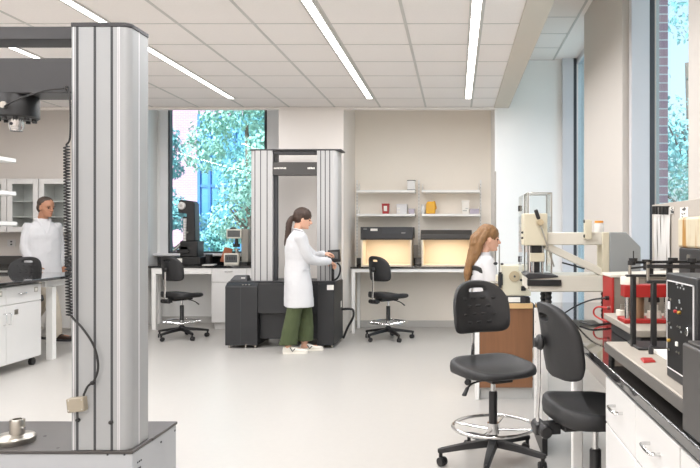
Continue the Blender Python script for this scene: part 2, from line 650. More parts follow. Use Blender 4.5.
# window in the far bay
f = MB()
z0, z1 = 1.06, HIGH
f.box(-4.53, -4.41, WY - .07, WY + .07, z0, z1)
f.box(-2.90, -2.70, WY - .05, WY + .07, z0, z1)
f.box(-4.41, -2.90, WY - .05, WY + .07, z1 - .06, z1)
f.box(-4.60, -2.34, WY - .16, WY + .07, z0 - .02, z0 + .015)
f.mi = 1
f.box(-4.41, -4.385, WY - .06, WY + .05, z0, z1)
f.box(-2.935, -2.90, WY - .06, WY + .05, z0, z1)
f.box(-4.385, -2.935, WY - .03, WY + .05, z0 + .015, z0 + .04)
o = struct('window_3', f, [M['mull_brightened'], M['gasket']], bevel=.003)
g = MB(); g.box(-4.385, -2.935, WY, WY + .008, z0 + .03, z1 - .06)
g.build('pane', M['pane'], o, smooth=False)

# ------------------------------------------------------------------ linear ceiling lights
strip_where = {-1.06: 'second from the window side', 0.15: 'closest to the window strip',
               -2.76: 'passing behind the big silver column', -3.95: 'seen below the dark top beam of the near tester'}
strips = [(0.15, 'long recessed LED line running beside the raised window ceiling'),
          (-1.06, 'long recessed LED line ending above the alcove corner over the walking aisle'),
          (-2.76, 'long recessed LED line passing behind the large silver tester column'),
          (-3.95, 'LED line seen through the gap under the near dark top beam')]
for sx, lab in strips:
    t = thing('ceiling_light', lab, 'ceiling light', (sx, 3.0, CEIL - .02), 0, 'linear ceiling lights')
    for (ya, yb) in ((YN + .3, 8.47),):
        m_ = MB(); m_.box(sx - .034, sx + .034, ya, yb, CEIL - .009, CEIL - .005)
        m_.build('diffuser', M['lamp'], t, smooth=False)
        m_ = MB()
        m_.box(sx - .052, sx - .034, ya, yb, CEIL - .012, CEIL - .002)
        m_.box(sx + .034, sx + .052, ya, yb, CEIL - .012, CEIL - .002)
        m_.build('flange', M['tbar'], t, smooth=False)
        n = 3
        L = (yb - ya) / n
        for i in range(n):
            ld = bpy.data.lights.new('ceiling_light_lamp', 'AREA')
            ld.shape = 'RECTANGLE'
            ld.size = .066
            ld.size_y = L - .02
            ld.energy = STRIP_POWER * L
            ld.color = (0.985, 0.98, 1.0)
            lo = bpy.data.objects.new('ceiling_light_lamp', ld)
            COL.objects.link(lo)
            lo.parent = t
            lo.location = Vector((sx, ya + (i + .5) * L, CEIL - .013)) - Vector(t.location)
# one added line, out of view on the far left, kept for its light
for sx, lab in [(-5.75, 'added unseen LED line over the storage cabinets, kept for its light')]:
    t = thing('ceiling_light', lab, 'ceiling light', (sx, 3.0, CEIL - .02), 0, 'linear ceiling lights')
    m_ = MB(); m_.box(sx - .034, sx + .034, YN + .3, 8.47, CEIL - .009, CEIL - .005)
    m_.build('diffuser', M['lamp'], t, smooth=False)
    m_ = MB()
    m_.box(sx - .052, sx - .034, YN + .3, 8.47, CEIL - .012, CEIL - .002)
    m_.box(sx + .034, sx + .052, YN + .3, 8.47, CEIL - .012, CEIL - .002)
    m_.build('flange', M['tbar'], t, smooth=False)
    ld = bpy.data.lights.new('ceiling_light_lamp', 'AREA')
    ld.shape = 'RECTANGLE'; ld.size = .066; ld.size_y = 11; ld.energy = STRIP_POWER * 11
    ld.color = (0.985, 0.98, 1.0)
    lo = bpy.data.objects.new('ceiling_light_lamp', ld)
    COL.objects.link(lo); lo.parent = t
    lo.location = Vector((sx, 2.8, CEIL - .013)) - Vector(t.location)

# ------------------------------------------------------------------ outside
b = MB(); b.box(-60, 60, 11.5, 90, -1.3, -1.2); b.box(2.2, 60, -20, 11.5, -1.3, -1.2)
struct('ground', b, M['grass'], smooth=False)

def leafy_tree(px, y, height, rad, leaf, seed, label, trunk=.12, n=2600, size=.16, base=-1.2, squash=1.15, top=None):
    rnd = random.Random(seed)
    x = PX(px, y)
    t = thing('leafy_tree', label, 'tree', (x, y, base), 0, 'trees outside the windows')
    tr = MB()
    tr.tube([(x, y, base), (x + .05, y, base + height * .35), (x - .05, y + .05, base + height * .7)], [trunk, trunk * .75, trunk * .35], 10, True, 5)
    for i in range(7):
        a = rnd.uniform(0, 2 * PI); h = base + height * rnd.uniform(.28, .5)
        e = rad * rnd.uniform(.3, .5)
        tr.tube([(x, y, h), (x + e * .5 * math.cos(a), y + e * .5 * math.sin(a), h + e * .4), (x + e * math.cos(a), y + e * math.sin(a), h + e * .9)],
                [trunk * .4, trunk * .25, trunk * .1], 6, True, 3)
    tr.build('trunk', M['bark'], t)
    lf = MB()
    blobs = []
    for i in range(22):
        a = rnd.uniform(0, 2 * PI)
        hh = rnd.uniform(.22, 1.0)
        w = math.sin(PI * min(1, max(.12, (1.08 - hh)))) ** .6
        d = rad * w * rnd.uniform(.1, .8)
        blobs.append((Vector((x + d * math.cos(a), y + d * math.sin(a), base + height * hh)), rad * rnd.uniform(.28, .5)))
    for i in range(n):
        c, r = rnd.choice(blobs)
        v = Vector((rnd.gauss(0, 1), rnd.gauss(0, 1), rnd.gauss(0, 1))).normalized() * r * rnd.uniform(.55, 1.0) ** .7
        v.z *= squash * .8
        p = c + v
        s = size * rnd.uniform(.6, 1.3)
        nrm = (v.normalized() + Vector((rnd.uniform(-.8, .8), rnd.uniform(-.8, .8), rnd.uniform(-.2, 1)))).normalized()
        t1 = nrm.cross(Vector((rnd.uniform(-1, 1), rnd.uniform(-1, 1), .3))).normalized()
        t2 = nrm.cross(t1)
        vs = [lf.bm.verts.new(q) for q in (p - t1 * s, p + t2 * s * .5, p + t1 * s, p - t2 * s * .5)]
        lf._f(vs)
    lf.build('foliage', M[leaf], t, smooth=False)
    return t

leafy_tree(168, 13.8, 4.6, .72, 'leaf_c', 1, 'tree filling the lower side of the far window, by the pink brick wall', n=6000, size=.046)
leafy_tree(248, 17.5, 7.6, 1.45, 'leaf_a', 2, 'broad pale green tree filling most of the far window', n=12000, size=.062)
leafy_tree(268, 22.0, 8.6, 1.9, 'leaf_c', 3, 'bluish green tree standing behind the broad pale one outside the far window', n=9000, size=.075)
leafy_tree(214, 23.0, 2.6, .9, 'leaf_b', 4, 'low darker tree outside the far window in front of the blue framed facade', n=3500, size=.07)
leafy_tree(690, 15.0, 9.0, 2.1, 'leaf_c', 5, 'tall tree outside the tall window beside the bench, past the brick pier', n=9000, size=.07)
leafy_tree(700, 9.5, 3.4, .9, 'leaf_a', 6, 'small tree outside the tall window beside the bench, below the tall one', n=4500, size=.045)
leafy_tree(590, 19.0, 8.5, 2.3, 'leaf_b', 7, 'tree seen as a sliver through the farther of the two side windows', n=6000, size=.08)

# brick building across the way, with a blue framed glazed strip
t = thing('building_outside', 'pink brick building with a blue framed glazed strip beyond the trees', 'building', (-11, 30, -1.2))
b = MB(); b.box(-22, -4.5, 30, 38, -1.2, 12); b.build('wall', M['brick_pink'], t, smooth=False)
b = MB(); b.box(-11.1, -8.6, 29.9, 29.98, -.6, 6.4); b.build('window', M['facade_glass'], t, smooth=False)
b = MB()
for xx in (-11.15, -10.7, -9.6, -8.6):
    b.box(xx - .06, xx + .06, 29.80, 29.9, -.6, 6.5)
for zz in (-.6, 1.4, 3.4, 4.9, 6.4):
    b.box(-11.2, -8.55, 29.82, 29.9, zz - .05, zz + .05)
b.build('window_frame', M['blue_frame'], t, smooth=False)

# brick return of this building just outside the side window
b = MB(); b.box(1.742, 1.848, 6.0, 7.4, -1.2, 5.5)
o = b.build('brick_pier', M['brick'], None, smooth=False)
tag(o, 'reddish brick pier with white joints just outside the tall window by the bench', 'brick pier')

# ================================================================== BIG TESTER IN THE FOREGROUND
TY = 2.60
t = thing('testing_machine', 'large silver column and dark crosshead of the tester standing at the near edge', 'testing machine',
          (-1.80, TY + .2, 0))
bz = PZ(451, TY)                       # bed height
xr_ = PX(133, TY)
def near_column(x0, x1, mirror, parent):
    """extruded column: flat grooved front, big rounded outer corner"""
    y0 = TY + .008; y1 = TY + .175; z0 = bz; z1 = PZ(26, TY)
    w = x1 - x0
    def outline(e=0.0):
        p = [(x0 - e, y1 + e), (x0 - e, y0 - e)]
        rr = .030
        cx, cy = x1 - rr, y0 + rr
        p.append((x1 - rr - .03, y0 - e))
        for i in range(9):
            a = -PI / 2 + PI / 2 * i / 8
            p.append((cx + (rr + e) * math.cos(a), cy + (rr + e) * math.sin(a)))
        p.append((x1 + e, y1 - .012))
        p.append((x1 - .012, y1 + e))
        if mirror:
            p = [(x0 + x1 - q[0], q[1]) for q in reversed(p)]
        return p
    b = MB()
    b.prism(outline(), z0, z1, 'Z')
    c = b.build('column', M['alu'], parent, bevel=.002)
    # grooves let into the front, as narrow dark strips standing 1 mm proud of the slot
    for fx in (.100, .400, .690):
        g = MB()
        xx = x0 + w * fx if not mirror else x1 - w * fx
        g.box(xx - .0045, xx + .0045, y0 - .0012, y0 + .002, z0, z1)
        g.build('slot', M['slot'], c, smooth=False)
    for fx in (.035, .795, .82):
        g = MB()
        xx = x0 + w * fx if not mirror else x1 - w * fx
        g.box(xx - .0016, xx + .0016, y0 - .0008, y0 + .001, z0, z1)
        g.build('seam', M['mull'], c, smooth=False)
    g = MB()
    xx = x1 if not mirror else x0
    g.box(xx - .001, xx + .0008, y0 + .072, y0 + .078, z0, z1)
    g.build('seam', M['mull'], c, smooth=False)
    b = MB(); b.prism(outline(.002), z1, z1 + .016, 'Z')
    cap = b.build('column_cap', M['char'], parent, bevel=.002)
    return c
cx0, cx1 = PX(70.3, TY), -1.236
col_r = near_column(cx0, cx1, False, t)
cx_mid = -1.775
near_column(2 * cx_mid - cx1, 2 * cx_mid - cx0, True, t)
lx1 = 2 * cx_mid - cx0
# bed plate and skirt
b = MB()
yb0, yb1 = TY, 3.01
ex = .012
b.prism([(lx1 - .32, yb0), (cx1 + .014, yb0), (cx1 + .014, yb0 + .165), (cx1 + .018, yb0 + .165), (cx1 + .018, yb1), (lx1 - .32, yb1)], bz - .012, bz, 'Z')
b.build('bed_plate', M['plate'], t, bevel=.002)
b = MB()
b.prism([(lx1 - .31, yb0 + .004), (cx1 + .012, yb0 + .004), (cx1 + .014, yb1 - .004), (lx1 - .31, yb1 - .004)], 0.0, bz - .012, 'Z')
sk = b.build('base_cabinet', M['alu_skirt'], t, bevel=.004)
for (px, py) in ((107, 455), (124, 455)):
    b = MB(); b.ball((PX(px, TY), TY + .003, PZ(py, TY)), (.004, .003, .004), 10); b.build('screw', M['slot'], sk)
for (px, py, yy) in ((158, 442, 2.85), (174.5, 430.5, 2.99)):
    b = MB(); b.ball((cx1 + .0145, yy, PZ(py, yy)), (.003, .005, .005), 10); b.build('screw', M['slot'], sk)
d = Vector((0.002, 1, 0)).normalized()
for i in range(3):
    p = Vector((cx1 + .012, yb0 + .004, bz - .058)) + d * (.04 + .014 * i)
    b = MB(); b.ball(p, (.004, .004, .004), 8); b.build('indicator', M['slot'], sk)
p0 = Vector((cx1 + .012, yb0 + .004, bz - .105)) + d * .03
b = MB(); b.bar(p0, p0 + d * .035, .004, .05)
b.build('switch_panel', M['slot'], sk)
# top beam and moving crosshead
b = MB(); b.box(lx1, cx0, TY + .03, TY + .15, PZ(39.5, TY + .03), PZ(26.5, TY + .03)); b.build('top_beam', M['char'], t, bevel=.003)
yc = TY + .03
b = MB(); b.box(lx1 - .0, cx0, yc, yc + .14, PZ(93, yc), PZ(58, yc)); b.build('crosshead', M['char'], t, bevel=.003)
# load cell under the crosshead
lcx, lcy = PX(16.5, TY + .10), TY + .10
zt = PZ(93, yc)
b = MB(); b.lathe([(.0, zt), (.078, zt), (.080, zt - .004), (.080, PZ(119, TY + .1) + .006), (.073, PZ(119, TY + .1)), (0, PZ(119, TY + .1))], (lcx, lcy, 0), 40)
lc = b.build('load_cell', M['black'], t)
zl = PZ(119, TY + .1)
for i in range(10):
    b = MB()
    a = 2 * PI * i / 10 + .2
    b.cyl((lcx + .063 * math.cos(a), lcy + .063 * math.sin(a), zl + .002), (lcx + .063 * math.cos(a), lcy + .063 * math.sin(a), zl - .010), .009, seg=10)
    b.build('bolt', M['black'], lc)
b = MB()
b.lathe([(0, zl + .004), (.026, zl + .004), (.026, zl - .035), (.022, zl - .042), (.022, zl - .048), (0, zl - .048)], (lcx, lcy, 0), 28)
ad = b.build('grip_adapter', M['chrome'], t)
b = MB(); b.cyl((lcx - .004, lcy - .0285, zl - .022), (lcx - .004, lcy - .02, zl - .022), .006, seg=12); b.build('pin_hole', M['slot'], ad)
b = MB(); b.lathe([(.0, 0), (.013, 0), (.013, .02), (0, .02)], (PX(1, TY), TY + .01, PZ(104, TY)), 16, 'Y'); b.build('cable_plug', M['steel'], lc)
# cable from load cell to column, coil, and drop to the little box
b = MB()
ya = TY - .004
b.tube([(PX(3, TY), TY + .008, PZ(106, TY)), (PX(20, TY), ya, PZ(99, TY)), (PX(45, TY), ya, PZ(91, TY)), (PX(65, TY), ya + .01, PZ(88, TY))], .0032, 8)
b.tube([(PX(65, TY), ya + .01, PZ(88, TY)), (PX(69.5, TY), ya, PZ(92, TY)), (PX(71, TY), ya, PZ(110, TY)), (PX(70.5, TY), ya, PZ(138, TY)), (PX(67, TY), ya, PZ(145, TY)), (PX(69, TY), ya, PZ(147, TY))], .0036, 8)
N = 56; pts = []
for i in range(N * 8 + 1):
    u = i / (N * 8)
    z = PZ(147, TY) * (1 - u) + PZ(316, TY) * u
    a = 2 * PI * i / 8
    x = PX(68.5 + 2.8 * u * u, TY)
    pts.append((x + .0105 * math.cos(a), ya - .002 - .0105 * (1 + math.sin(a)) * .6, z))
b.tube(pts, .0030, 6, True, 2)
b.tube([(PX(72, TY), ya, PZ(316, TY)), (PX(77, TY), ya - .004, PZ(321, TY)), (PX(84, TY), ya - .006, PZ(328, TY)), (PX(95, TY), ya - .006, PZ(345, TY)), (PX(99.5, TY), ya - .006, PZ(365, TY)),
        (PX(96, TY), ya - .006, PZ(379, TY)), (PX(89, TY), ya - .006, PZ(386, TY)), (PX(85, TY), ya - .006, PZ(395, TY))], .0042, 8)
b.build('coiled_cable', M['cable'], t)
for (px, yy, py, r3) in ((93.5, ya - .004, 382.5, (.010, .008, .008)), (66, ya + .008, 88, (.007, .008, .012)), (77, TY + .006, 420.5, (.010, .008, .008)), (110, TY + .006, 423, (.010, .008, .008))):
    b = MB(); b.ball((PX(px, TY), yy, PZ(py, TY)), r3, 10); b.build('cable_clip', M['black'], t)
# limit-switch box
rot = Matrix.Rotation(R(-6), 3, 'Y')
b = MB(); b.box(PX(69.5, TY), PX(86.5, TY), TY - .022, TY + .012, PZ(411, TY), PZ(397, TY), rot)
jb = b.build('junction_box', mat('worn_beige_paint', rgb(156, 147, 130), .5, var=.08), t, bevel=.004)
for (px, py) in ((71.5, 399.5), (84.5, 398.5), (85, 408), (71.5, 409.5), (78, 411)):
    b = MB(); b.ball((PX(px, TY), TY - .022, PZ(py, TY)), (.003, .002, .003), 8); b.build('screw', M['steel'], jb)
# lower fixture on the bed
fx, fy = PX(16.5, 2.715), 2.715
b = MB()
b.lathe([(0, bz), (.074, bz), (.076, bz + .004), (.076, bz + .020), (.071, bz + .026), (.034, bz + .030), (.029, bz + .034), (0, bz + .034)], (fx - .01, fy, 0), 48)
fd = b.build('base_flange', M['steel'], t)
b = MB()
b.lathe([(0, bz + .030), (.027, bz + .030), (.027, bz + .086), (.024, bz + .090), (.017, bz + .090), (.017, bz + .07), (0, bz + .07)], (fx + .003, fy, 0), 32)
fp = b.build('fixture_post', M['steel'], t)
b = MB(); b.cyl((fx + .028, fy - .01, bz + .058), (fx + .04, fy - .014, bz + .058), .005, seg=10); b.build('set_screw', M['chrome'], fp)
for (px, py) in ((45, 436), (58, 448)):
    b = MB(); y = FOC * (CAM_H - bz) / (py - 232)
    b.lathe([(0, bz + .0008), (.006, bz + .0008), (.006, bz), (0, bz)], (PX(px, y), y, 0), 14)
    b.build('bolt_hole', M['slot'], t)

# ================================================================== LAB CHAIRS
def chair(name, label, x, y, rz, seat_h=.60, rise=.32, group='black lab chairs'):
    """faces +X locally"""
    t = thing(name, label, 'chair', (x, y, 0), rz, group, world=False)
    # seat: rounded slab with a dished top
    n = 44
    def outl(s, grow=0):
        out = []
        for k in range(n):
            a = 2 * PI * k / n
            ca, sa = math.cos(a), math.sin(a)
            e = .64
            xx = (abs(ca) ** e) * math.copysign(1, ca) * (.225 + grow)
            yy = (abs(sa) ** e) * math.copysign(1, sa) * (.242 + grow) * (1.0 - .06 * ca)
            out.append((xx * s + .01, yy * s))
        return out
    def ring(s, z, dish=0, grow=0):
        r = []
        for (xx, yy) in outl(s, grow):
            zz = z
            if dish:
                zz += dish * (.030 * (xx < 0) * (xx / .2) ** 2 - .016 * max(0, xx / .2) ** 2 + .010 * (yy / .2) ** 2)
            r.append(Vector((xx, yy, zz)))
        return r
    h = seat_h
    b = MB()
    b.rings([ring(.60, h - .058), ring(.90, h - .056), ring(.985, h - .046), ring(1.0, h - .032, .5), ring(.985, h - .012, .8), ring(.94, h - .004, 1),
             ring(.86, h - .002, 1), ring(.78, h - .010, 1), ring(.55, h - .018, 1), ring(.25, h - .022, 1), ring(.04, h - .022, 1)])
    b.build('seat', M['foam'], t, angle=60)
    # backrest: D shape with a grip slot, curved around the sitter
    N = 56
    zc = h + rise
    hw, hh = .196, .163
    outer = []; inner = []
    for k in range(N):
        a = 2 * PI * k / N
        ca, sa = math.cos(a), math.sin(a)
        if sa >= 0:
            yy = hw * math.copysign(abs(ca) ** .80, ca); zz = (hh + .02) * abs(sa) ** .85 - .02
        else:
            yy = hw * 1.0 * math.copysign(abs(ca) ** .30, ca); zz = -(hh - .02) * abs(sa) ** .42 - .02
        outer.append((yy, zz))
        inner.append((.056 * math.copysign(abs(ca) ** .5, ca), hh - .060 + .013 * math.copysign(abs(sa) ** .6, sa)))
    def bp(yy, zz, dx):
        bend = 1.9 * yy * yy
        lean = -.14 * zz + .35 * max(0, -zz - .02) ** 1.5 * 0
        crown = .10 * zz * zz
        return Vector((-.215 + lean + bend + dx - crown, yy, zc + zz))
    def lerp(t_):
        return [(o[0] * (1 - t_) + i[0] * t_, o[1] * (1 - t_) + i[1] * t_) for o, i in zip(outer, inner)]
    rings = []
    for t_, dx in ((1, .0), (.97, .018), (.8, .022), (.5, .024), (.2, .022), (.06, .018), (0, .004), (0, -.006), (.05, -.018), (.3, -.022), (.7, -.022), (.97, -.018)):
        rings.append([bp(p[0], p[1], dx) for p in lerp(t_)])
    b = MB(); b.rings(rings, cap=False, closed=True)
    for r_ in range(4):
        for c_ in range(3 if r_ % 2 else 4):
            yy = -.105 + .07 * c_ + (.035 if r_ % 2 else 0)
            zz = .055 - .05 * r_
            b.ball(bp(yy, zz, .0225), (.006, .022, .009), 10)
    br = b.build('backrest', M['foam'], t, angle=60)
    # bar from mechanism up to the backrest
    b = MB()
    b.tube([(-.10, 0, h - .085), (-.235, 0, h - .085), (-.268, 0, h - .05), (-.262, 0, h + .10), (-.262, 0, zc - .01)], .0095, 10, True, 5, flat=(1.6, .8))
    b.build('back_bar', M['chrome'], t)
    b = MB()
    b.ball((-.258, 0, zc - .012), (.020, .036, .036), 16)
    b.cyl((-.265, 0, zc - .012), (-.285, 0, zc - .012), .024, .020, 16)
    b.build('knob', M['black'], t)
    b = MB()
    b.box(-.17, .12, -.07, .07, h - .095, h - .054)
    b.box(-.285, -.17, -.030, .030, h - .115, h - .065)
    b.cyl((-.25, -.075, h - .09), (-.25, .075, h - .09), .028, seg=14)
    b.build('tilt_mechanism', M['black'], t, bevel=.006)
    b = MB()
    b.tube([(.02, -.06, h - .085), (.03, -.15, h - .095), (.05, -.20, h - .115)], .006, 8)
    b.build('lever', M['black'], t)
    b = MB(); b.tube([(.05, -.20, h - .115), (.075, -.235, h - .150)], [.012, .016], 10, True, 1, flat=(1, .5)); b.build('lever_paddle', M['black'], t)
    # gas column
    b = MB(); b.cyl((0, 0, .40), (0, 0, h - .07), .0145, seg=18); b.build('gas_piston', M['chrome'], t)
    b = MB(); b.lathe([(0, .10), (.026, .10), (.026, .43), (.022, .436), (0, .436)], (0, 0, 0), 24); b.build('gas_column', M['black'], t)
    # foot ring
    b = MB()
    rr = .245; rz_ = .225
    b.tube([(rr * math.cos(2 * PI * k / 32), rr * math.sin(2 * PI * k / 32), rz_) for k in range(32)], .0105, 10, False, 1, closed=True)
    for k in range(4):
        a = PI / 4 + PI / 2 * k
        b.tube([(.03 * math.cos(a), .03 * math.sin(a), rz_ - .02), (rr * math.cos(a), rr * math.sin(a), rz_)], .008, 8, True, 1)
    b.lathe([(0.0265, rz_ - .045), (.036, rz_ - .045), (.036, rz_ + .02), (.0265, rz_ + .02)], (0, 0, 0), 24)
    b.build('foot_ring', M['chrome'], t)
    # five-star base
    b = MB()
    b.lathe([(0, .10), (.045, .10), (.048, .12), (.040, .155), (.030, .165), (0, .165)], (0, 0, 0), 24)
    for k in range(5):
        a = 2 * PI * k / 5 + .63
        c_, s_ = math.cos(a), math.sin(a)
        b.rings([[Vector((c_ * r - s_ * w, s_ * r + c_ * w, z)) for (w, z) in ((-wd, zl_), (wd, zl_), (wd * .75, zh), (-wd * .75, zh))]
                 for (r, wd, zl_, zh) in ((.02, .032, .105, .150), (.17, .026, .095, .130), (.315, .020, .078, .106), (.338, .014, .078, .100))])
    b.build('star_base', M['black'], t, bevel=.004)
    for k in range(5):
        a = 2 * PI * k / 5 + .63
        c_, s_ = math.cos(a), math.sin(a)
        ct = MB()
        px_, py_ = c_ * .320, s_ * .320
        ct.cyl((px_, py_, .05), (px_, py_, .085), .012, seg=10)
        for s2 in (-1, 1):
            q = Vector((px_ + .012 * math.cos(a + 2.2), py_ + .012 * math.sin(a + 2.2), .028))
            ax = Vector((math.cos(a + 2.2 + PI / 2), math.sin(a + 2.2 + PI / 2), 0))
            ct.tube([q + ax * (s2 * .005), q + ax * (s2 * .022)], [.028, .026], 16, True, 1)
        ct.build('caster', M['black'], t)
    return t

proto = chair('lab_chair', 'black lab chair with chrome foot ring standing free in front of the wooden cabinet', .225, 4.17, R(-64), .60, .33)
def more_chair(label, x, y, rz):
    c = copy_tree(proto)
    c.location = (x, y, 0)
    c.rotation_euler = (0, 0, rz)
    c['label'] = label
    return c
chair('lab_chair', 'black lab chair tucked against the near bench, its seat beside the white drawers',   .620, 3.06, R(11), .632, .298)
more_chair('black lab chair in front of the alcove bench with the two lit hoods', -.885, 8.98, R(48))
more_chair('black lab chair at the counter under the far window', -3.61, 9.06, R(62))
more_chair('black lab chair whose backrest rises behind the storage bench, by the walking man', -5.295, 8.33, R(-84))
more_chair('black lab chair with the blonde woman sitting on it', .375, 6.46, R(30))

# ================================================================== NEAR BENCH ON THE WINDOW SIDE
BX = .545
t = thing('lab_bench', 'long black topped lab bench along the tall window carrying the presses', 'bench', (.95, 3.0, 0))
b = MB(); b.box(BX, XR - .04, 1.25, 4.74, .885, .915); b.build('worktop', M['black_top'], t, bevel=.004)
b = MB(); b.box(BX + .02, BX + .055, 1.25, 4.72, .862, .885); b.build('front_rail', M['char'], t, bevel=.002)
for (yy, ww) in ((3.42, .052),):
    b = MB(); b.box(BX + .03, BX + .03 + ww, yy - .026, yy + .026, 0, .862); b.build('leg', M['white_steel'], t, bevel=.006)
b = MB()
b.box(BX - .008, BX + .030, 4.30, 4.735, 0.11, .880)
ep = b.build('end_upright', M['white_steel'], t, bevel=.004)
for i in range(8):
    b = MB(); b.cyl((BX - .0095, 4.64, .2 + .085 * i), (BX - .006, 4.64, .2 + .085 * i), .006, seg=10); b.build('slot', M['baseb'], ep)
b = MB(); b.box(BX - .006, BX + .028, 4.30, 4.735, 0.0, .11); b.build('foot', M['black'], t, bevel=.003)
b = MB(); b.box(XR - .10, XR - .08, 2.62, 4.70, .15, .862); b.build('back_panel', M['white'], t, bevel=.002)
b = MB(); b.box(XR - .12, XR - .06, 4.4, 4.46, 0, .885); b.build('leg', M['white_steel'], t, bevel=.004)

def handle(mb, p0, p1, out, r=.0055):
    p0 = Vector(p0); p1 = Vector(p1); o = Vector(out)
    mb.tube([p0, p0 + o * .8, p0 + o + (p1 - p0) * .12, p0 + o * 1.05 + (p1 - p0) * .5, p1 + o + (p0 - p1) * .12, p1 + o * .8, p1], r, 8, True, 4)

def side_cabinet(name, label, x, y0, y1, z1=.862, drawers=2, facing=-1, depth=.55, parent=None):
    """drawer-over-door unit whose front looks along X (facing -1: towards -X)"""
    t = thing(name, label, 'cabinet', (x + (-facing) * depth / 2, (y0 + y1) / 2, 0))
    f = facing
    xa, xb = sorted((x - f * .02, x - f * depth))
    b = MB(); b.box(xa, xb, y0, y1, .10, z1); b.box(min(x - f * .08, x - f * (depth - .02)), max(x - f * .08, x - f * (depth - .02)), y0 + .02, y1 - .02, 0, .10)
    b.build('body', M['white'], t, bevel=.002)
    w = (y1 - y0) / drawers
    for i in range(drawers):
        a0, a1 = y0 + i * w + .003, y0 + (i + 1) * w - .003
        m_ = MB(); xs_ = sorted((x, x - f * .019)); m_.box(xs_[0], xs_[1], a0, a1, z1 - .175, z1 - .006)
        d = m_.build('drawer', M['white'], t, bevel=.003)
        h_ = MB(); ym = (a0 + a1) / 2
        handle(h_, (x, ym - .05, z1 - .078), (x, ym + .05, z1 - .078), (f * .028, 0, 0)); h_.build('handle', M['chrome'], d)
        m_ = MB(); m_.box(xs_[0], xs_[1], a0, a1, .105, z1 - .181)
        d = m_.build('door', M['white'], t, bevel=.003)
        h_ = MB(); yh = a1 - .04 if i % 2 == 0 else a0 + .04
        handle(h_, (x, yh, z1 - .25), (x, yh, z1 - .35), (f * .028, 0, 0)); h_.build('handle', M['chrome'], d)
    return t
side_cabinet('base_cabinet', 'white drawer and door unit under the near black bench, beside the tucked chair', BX + .02, 1.74, 2.60)
side_cabinet('base_cabinet', 'white unit at the very corner of the frame under the near bench', BX + .02, 1.28, 1.735, drawers=1)

# ================================================================== WOODEN CABINET BEHIND THE FREE CHAIR
t = thing('wooden_cabinet', 'brown wood veneer cabinet with a pale edged top behind the free lab chair', 'cabinet', (.55, 6.0, 0))
WX0, WX1, WY0, WY1 = .175, .64, 5.73, 6.02
b = MB(); b.box(WX0 + .02, WX1, WY0 + .012, WY1, .10, PZ(308.5, WY0)); b.build('front_panel', M['wood'], t, bevel=.003)
b = MB(); b.box(WX0 - .012, WX0 + .02, WY0 + .008, WY1, 0.0, PZ(308.5, WY0)); b.build('end_post', M['white_steel'], t, bevel=.003)
b = MB(); b.box(WX0 + .03, WX1, WY0 + .05, WY1, 0, .10); b.build('plinth', M['baseb'], t)
b = MB(); b.box(WX0 - .02, WX1, WY0 - .01, WY1 + .02, PZ(308.5, WY0), PZ(303.5, WY0)); b.build('top', M['wood_light'], t, bevel=.003)
DESK = PZ(303.5, WY0)

# ================================================================== ALCOVE BENCH
t = thing('alcove_bench', 'black topped white framed bench in the beige alcove under the two hoods', 'bench', (-.47, 9.8, 0))
ay0, ay1 = 9.47, 10.09
b = MB(); b.box(-1.455, .50, ay0, ay1, .895, .920); b.box(-1.455, .50, ay1 - .02, ay1 + .012, .92, 1.02); b.build('worktop', M['black_top'], t, bevel=.003)
b = MB(); b.box(-1.44, .49, ay0 + .015, ay0 + .05, .845, .895); b.box(-1.44, .49, ay1 - .10, ay1 - .06, .845, .895); b.build('apron', M['white_steel'], t, bevel=.003)
for (lx, ly) in ((-1.44, ay0 + .015), (.44, ay0 + .015), (-1.44, ay1 - .10), (.44, ay1 - .10)):
    b = MB(); b.box(lx, lx + .045, ly, ly + .045, 0, .845); b.build('leg', M['white_steel'], t, bevel=.004)

